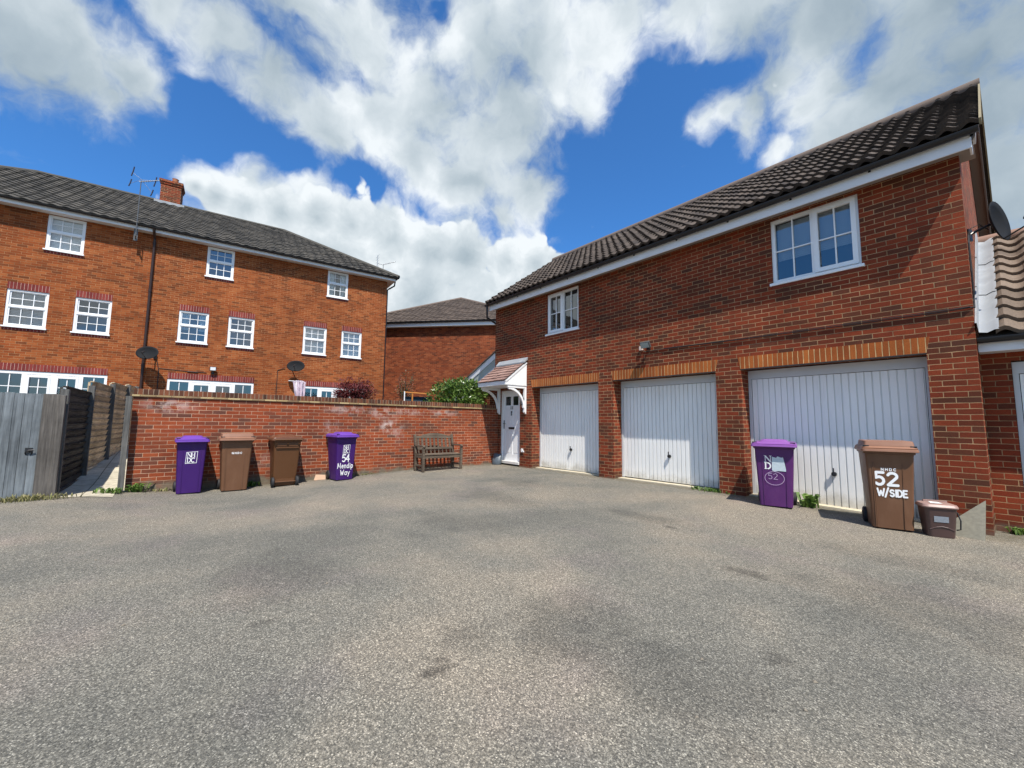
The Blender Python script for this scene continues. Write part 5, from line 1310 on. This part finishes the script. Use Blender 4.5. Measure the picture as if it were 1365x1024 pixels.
# ------------------------------------------------------------------ sun, sky, camera
SUNV = V((2.17, -1., 4.0)).normalized()
sun = bpy.data.lights.new('sun', 'SUN'); sun.energy = 5.; sun.angle = rad(.55); sun.color = (1., .94, .85)
so = bpy.data.objects.new('sun', sun); COL.objects.link(so); so.rotation_euler = (-SUNV).to_track_quat('-Z', 'Y').to_euler(); so.location = (0, -5, 20)
SKY_TINT = (.44, .95, 1.44)
CLOUDS = [(-103.3,30.7,5.3,1),(-99.4,31.1,4.7,1),(-95.4,32.2,3.3,1),(-104.7,32.0,5.5,1),(-101.8,34.1,4.1,1),(-93.0,31.3,1.7,0.8),(-97.2,29.8,2.5,1),(-93.6,38.9,3.0,1),(-88.3,38.2,4.1,1),(-83.4,35.8,4.4,1),(-77.7,33.5,4.9,1),(-80.7,42.6,5.0,1),(-73.2,43.0,6.7,1),(-71.8,36.6,6.0,1),(-64.8,39.9,9.0,1),(-64.5,32.9,5.5,1),(-57.4,31.0,6.9,1),(-56.2,44.6,8.9,1),(-51.6,38.0,9.2,1),(-47.2,44.7,8.9,1),(-38.3,44.8,5.4,1),(-40.0,40.4,4.2,0.9),(-53.0,27.3,3.3,1),(-48.7,30.4,4.5,1),(-34.0,46.3,3.6,1),(-87.1,23.8,3.7,1),(-83.3,24.0,4.4,1),(-89.6,24.9,2.0,0.9),(-78.4,24.8,4.2,1),(-73.0,24.5,5.2,1),(-67.1,23.1,5.7,1),(-59.8,21.9,5.7,1),(-51.3,20.8,5.4,1),(-46.5,21.8,3.3,0.9),(-63.8,17.3,7.7,1),(-55.5,15.8,8.0,1),(-24.2,35.3,2.5,0.9),(-20.3,33.8,2.4,0.9),(-26.0,45.1,3.5,1),(-18.9,43.0,5.2,1),(-11.4,40.6,6.5,1),(-11.2,34.6,4.8,1),(-5.1,32.1,7.8,1),(0.1,32.4,7.4,1),(1.1,22.5,6.7,1),(-13.3,34.1,3.3,1),(-16.3,30.6,2.1,0.9),(-7.8,26.8,5.6,1),(-3.0,36.8,7.6,1),(1.8,14.2,4.6,1),(-17.6,38.7,2.8,0.8),(-102.2,22.7,1.8,0.55),(-30.0,43.0,1.6,0.5),(-44.3,25.4,1.9,0.4),(-103.0,19.6,1.5,0.5),(-86.7,19.2,4.5,1),(-93.6,22.5,1.3,0.3),(-19.4,35.6,2.9,1),(-22.4,35.4,2.4,1),(-16.5,36.5,2.9,1),(0.6,27.0,6.6,1),(1.6,19.9,6.1,1),(-4.4,26.1,5.2,1),(-10.8,29.9,3.8,1),(-85.0,26.3,2.8,1),(-79.4,26.4,2.8,1),(-74.0,26.5,3.3,1),(-69.2,25.9,3.9,1),(-57.8,24.4,4.2,1),(-64.1,25.2,3.7,1),(-50.2,23.2,3.3,1),(-100.1,32.5,4.6,1)]
HOLES = [(-80.6,41.4,1.7,0.55),(-74.0,40.0,2.1,0.6),(-63.6,47.3,1.2,0.5),(-69.3,44.4,1.1,0.35),(-28.2,40.1,2.8,0.6),(-41.6,34.7,1.8,0.4),(-88.4,30.7,3.3,0.7),(-30.4,30.2,4.9,0.5),(-23.5,39.7,1.6,0.6),(-55.7,27.2,2.4,0.0),(-73.2,29.1,2.8,0.8),(-80.8,29.2,2.1,0.7),(-63.2,28.0,2.3,0.6)]
GREYS = [(-0.8,27.7,17.3,1),(-11.4,40.1,11.4,0.8),(-101.8,29.9,7.6,0.7),(-64.6,35.6,12.0,0.25),(-63.8,16.3,10.6,0.75),(-49.4,41.5,9.1,0.3),(-6.5,20.0,9.4,1)]
WHITES = [(-12.9,34.6,3.8,1),(-66.5,42.3,4.3,0.8),(-60.7,44.3,4.9,0.6),(-16.1,30.9,2.8,0.9),(-87.2,24.9,5.0,0.9),(-68.3,27.4,5.2,0.7),(-59.9,23.3,4.7,0.6),(-23.7,35.0,3.6,0.8),(-55.7,25.4,4.7,1),(-64.1,25.7,4.5,0.9),(-49.2,23.2,3.9,1),(-79.4,27.0,3.9,0.8),(-75.0,26.7,3.3,0.7),(-11.9,33.6,3.8,0.7)]
w = bpy.data.worlds.new('World'); SC.world = w; w.use_nodes = True
t = NT(w.node_tree); t.n.clear()
out = t.add('ShaderNodeOutputWorld'); bgd = t.add('ShaderNodeBackground'); t.l.new(bgd.outputs[0], out.inputs[0])
sky = t.add('ShaderNodeTexSky', sky_type='NISHITA'); sky.sun_disc = False; sky.sun_elevation = math.asin(SUNV.z); sky.sun_rotation = math.atan2(SUNV.x, SUNV.y)
sky.air_density = 1.; sky.dust_density = .8; sky.ozone_density = 2.5; sky.altitude = 100
D = t.add('ShaderNodeTexCoord').outputs['Generated']
def dirv(a, e): return V((math.cos(rad(e)) * math.sin(rad(a)), math.cos(rad(e)) * math.cos(rad(a)), math.sin(rad(e))))
wn = t.noise(D, 3.2, 3, .5, out=1)
wn = t.add('ShaderNodeVectorMath', {0: wn, 1: (.5, .5, .5)}, operation='SUBTRACT').outputs[0]
DW0 = t.add('ShaderNodeVectorMath', {0: wn, 1: (.11, .11, .11), 2: D}, operation='MULTIPLY_ADD').outputs[0]
wn2 = t.add('ShaderNodeVectorMath', {0: t.noise(D, 14, 3, .55, out=1), 1: (.5, .5, .5)}, operation='SUBTRACT').outputs[0]
DW = t.add('ShaderNodeVectorMath', {0: wn2, 1: (.055, .055, .055), 2: DW0}, operation='MULTIPLY_ADD').outputs[0]
def field(lst, k, power=1., vec=None):
    acc = None
    for a, e, r_, ww in lst:
        d = t.add('ShaderNodeVectorMath', {0: vec or DW, 1: tuple(dirv(a, e))}, operation='DISTANCE').outputs['Value']
        q = t.maprange(d, 0, rad(r_) * k, ww, 0, smooth=False)
        if acc is None: acc = q
        else:
            n = t.n.new('ShaderNodeMath'); n.operation = 'SMOOTH_MAX'; t.l.new(acc, n.inputs[0]); t.l.new(q, n.inputs[1]); n.inputs[2].default_value = .18; acc = n.outputs[0]
    return acc
BANK = [(-87.8,24.2,2.7,1),(-85.2,23.9,3.7,1),(-81.3,24.1,4.1,1),(-89.9,24.6,1.6,1),(-77.1,24.6,3.8,1),(-73.0,24.5,4.3,1),(-68.1,23.4,5.1,1),(-63.0,22.6,4.7,1),(-57.7,22.0,4.8,1),(-51.8,21.6,4.3,1),(-47.5,21.8,3.5,1),(-44.7,21.5,1.8,1),(-63.8,16.3,7.8,1),(-55.5,15.8,9.0,1),(-83.9,20.7,4.6,1),(-74.6,19.8,7.0,1),(-49.1,16.9,7.0,1)]
fc = field(CLOUDS, 1.6); fh = field(HOLES, 1.4)
f1 = t.noise(DW, 6.5, 7, .6); f2 = t.noise(D, 2.1, 3, .6); f3 = t.noise(DW, 3.3, 3, .55)
wisp = t.noise(DW, 21, 5, .62)
dens = t.math('ADD', fc, t.math('MULTIPLY', t.math('SUBTRACT', f1, .5), 1.3))
dens = t.math('ADD', dens, t.math('MULTIPLY', t.math('SUBTRACT', wisp, .5), .5))
dens = t.math('SUBTRACT', dens, t.math('MULTIPLY', fh, .9))
# away from the photographed part of the sky: scattered cloud of the same kind
dot = t.add('ShaderNodeVectorMath', {0: D, 1: (-.772, .629, .093)}, operation='DOT_PRODUCT').outputs['Value']
other = t.math('ADD', t.math('MULTIPLY', t.math('SUBTRACT', f2, .40), 3.2), t.math('MULTIPLY', t.math('SUBTRACT', f1, .5), 1.))
dens = t.math('MAXIMUM', dens, t.math('SUBTRACT', other, t.maprange(dot, .15, .35, 0, 9)))
alpha = t.math('MULTIPLY', t.maprange(dens, .16, .74, 0, 1), .98)
thick = t.maprange(dens, .45, 1.25, 0, 1)
gz_ = field(GREYS, 1.25, vec=D); wh = field(WHITES, 1.3)
g = t.math('ADD', t.math('MULTIPLY', gz_, .62), t.math('MULTIPLY', t.math('SUBTRACT', .56, f1), 1.5))
g = t.math('ADD', g, t.math('MULTIPLY', t.math('SUBTRACT', .52, f3), 1.2))
g = t.math('SUBTRACT', g, t.math('MULTIPLY', wh, .55))
g = t.math('ADD', t.math('ADD', g, .14), t.math('MULTIPLY', thick, .28), clamp=True)
# the heaped bank low over the houses: billowed, crisp upper edge, bright rim and greyer body
vo = t.add('ShaderNodeTexVoronoi', {'Vector': DW, 'Scale': 16.}, feature='F1').outputs['Distance']
vo2 = t.add('ShaderNodeTexVoronoi', {'Vector': DW, 'Scale': 38.}, feature='F1').outputs['Distance']
bil = t.math('ADD', t.math('MULTIPLY', t.math('SUBTRACT', .45, vo), .55), t.math('MULTIPLY', t.math('SUBTRACT', .45, vo2), .28))
fb_ = field(BANK, 1.35, vec=D)
db = t.math('ADD', fb_, t.math('MULTIPLY', t.maprange(fb_, 0, .18, 0, 1), t.math('ADD', bil, t.math('MULTIPLY', t.math('SUBTRACT', wisp, .5), .35))))
ab = t.maprange(db, .27, .42, 0, 1)
gb = t.math('ADD', t.maprange(db, .38, 1.25, 0, .62), t.math('ADD', t.math('MULTIPLY', t.math('SUBTRACT', .5, f1), 1.3), t.math('MULTIPLY', bil, -.9)))
gb = t.math('ADD', gb, .03, clamp=True)
SB = .1
ramp_ = [(0, (.67, .71, .735)), (.2, (.52, .575, .61)), (.55, (.35, .415, .46)), (1, (.215, .28, .335))]
ccol = t.mix(1., t.ramp(g, ramp_), (1 / SB,) * 3, 'MULTIPLY')
cb_ = t.mix(1., t.ramp(gb, ramp_), (1 / SB,) * 3, 'MULTIPLY')
skyc = t.mix(1., sky.outputs[0], SKY_TINT, 'MULTIPLY')
col = t.mix(ab, t.mix(alpha, skyc, ccol), cb_)
t.l.new(col, bgd.inputs[0]); bgd.inputs[1].default_value = SB
w.cycles.sampling_method = 'MANUAL'; w.cycles.sample_map_resolution = 512

cam = bpy.data.cameras.new('camera'); co = bpy.data.objects.new('camera', cam); COL.objects.link(co); SC.camera = co
cam.sensor_width = 36.; cam.lens = 36 * 550 / 1365; cam.clip_start = .05; cam.clip_end = 2000
co.matrix_world = Matrix.Translation(V((3.144625, -7.919398, 1.250000))) @ Matrix(((0.632499, 0.064781, 0.771848), (0.774470, -0.068230, -0.628921), (0.011920, 0.995564, -0.093326))).to_4x4()
SC.view_settings.view_transform = 'Standard'; SC.view_settings.look = 'None'; SC.view_settings.gamma = 1; SC.view_settings.exposure = 0.45
SC.cycles.max_bounces = 5; SC.cycles.diffuse_bounces = 3; SC.cycles.adaptive_threshold = .02; SC.cycles.transparent_max_bounces = 12; SC.cycles.use_denoising = True
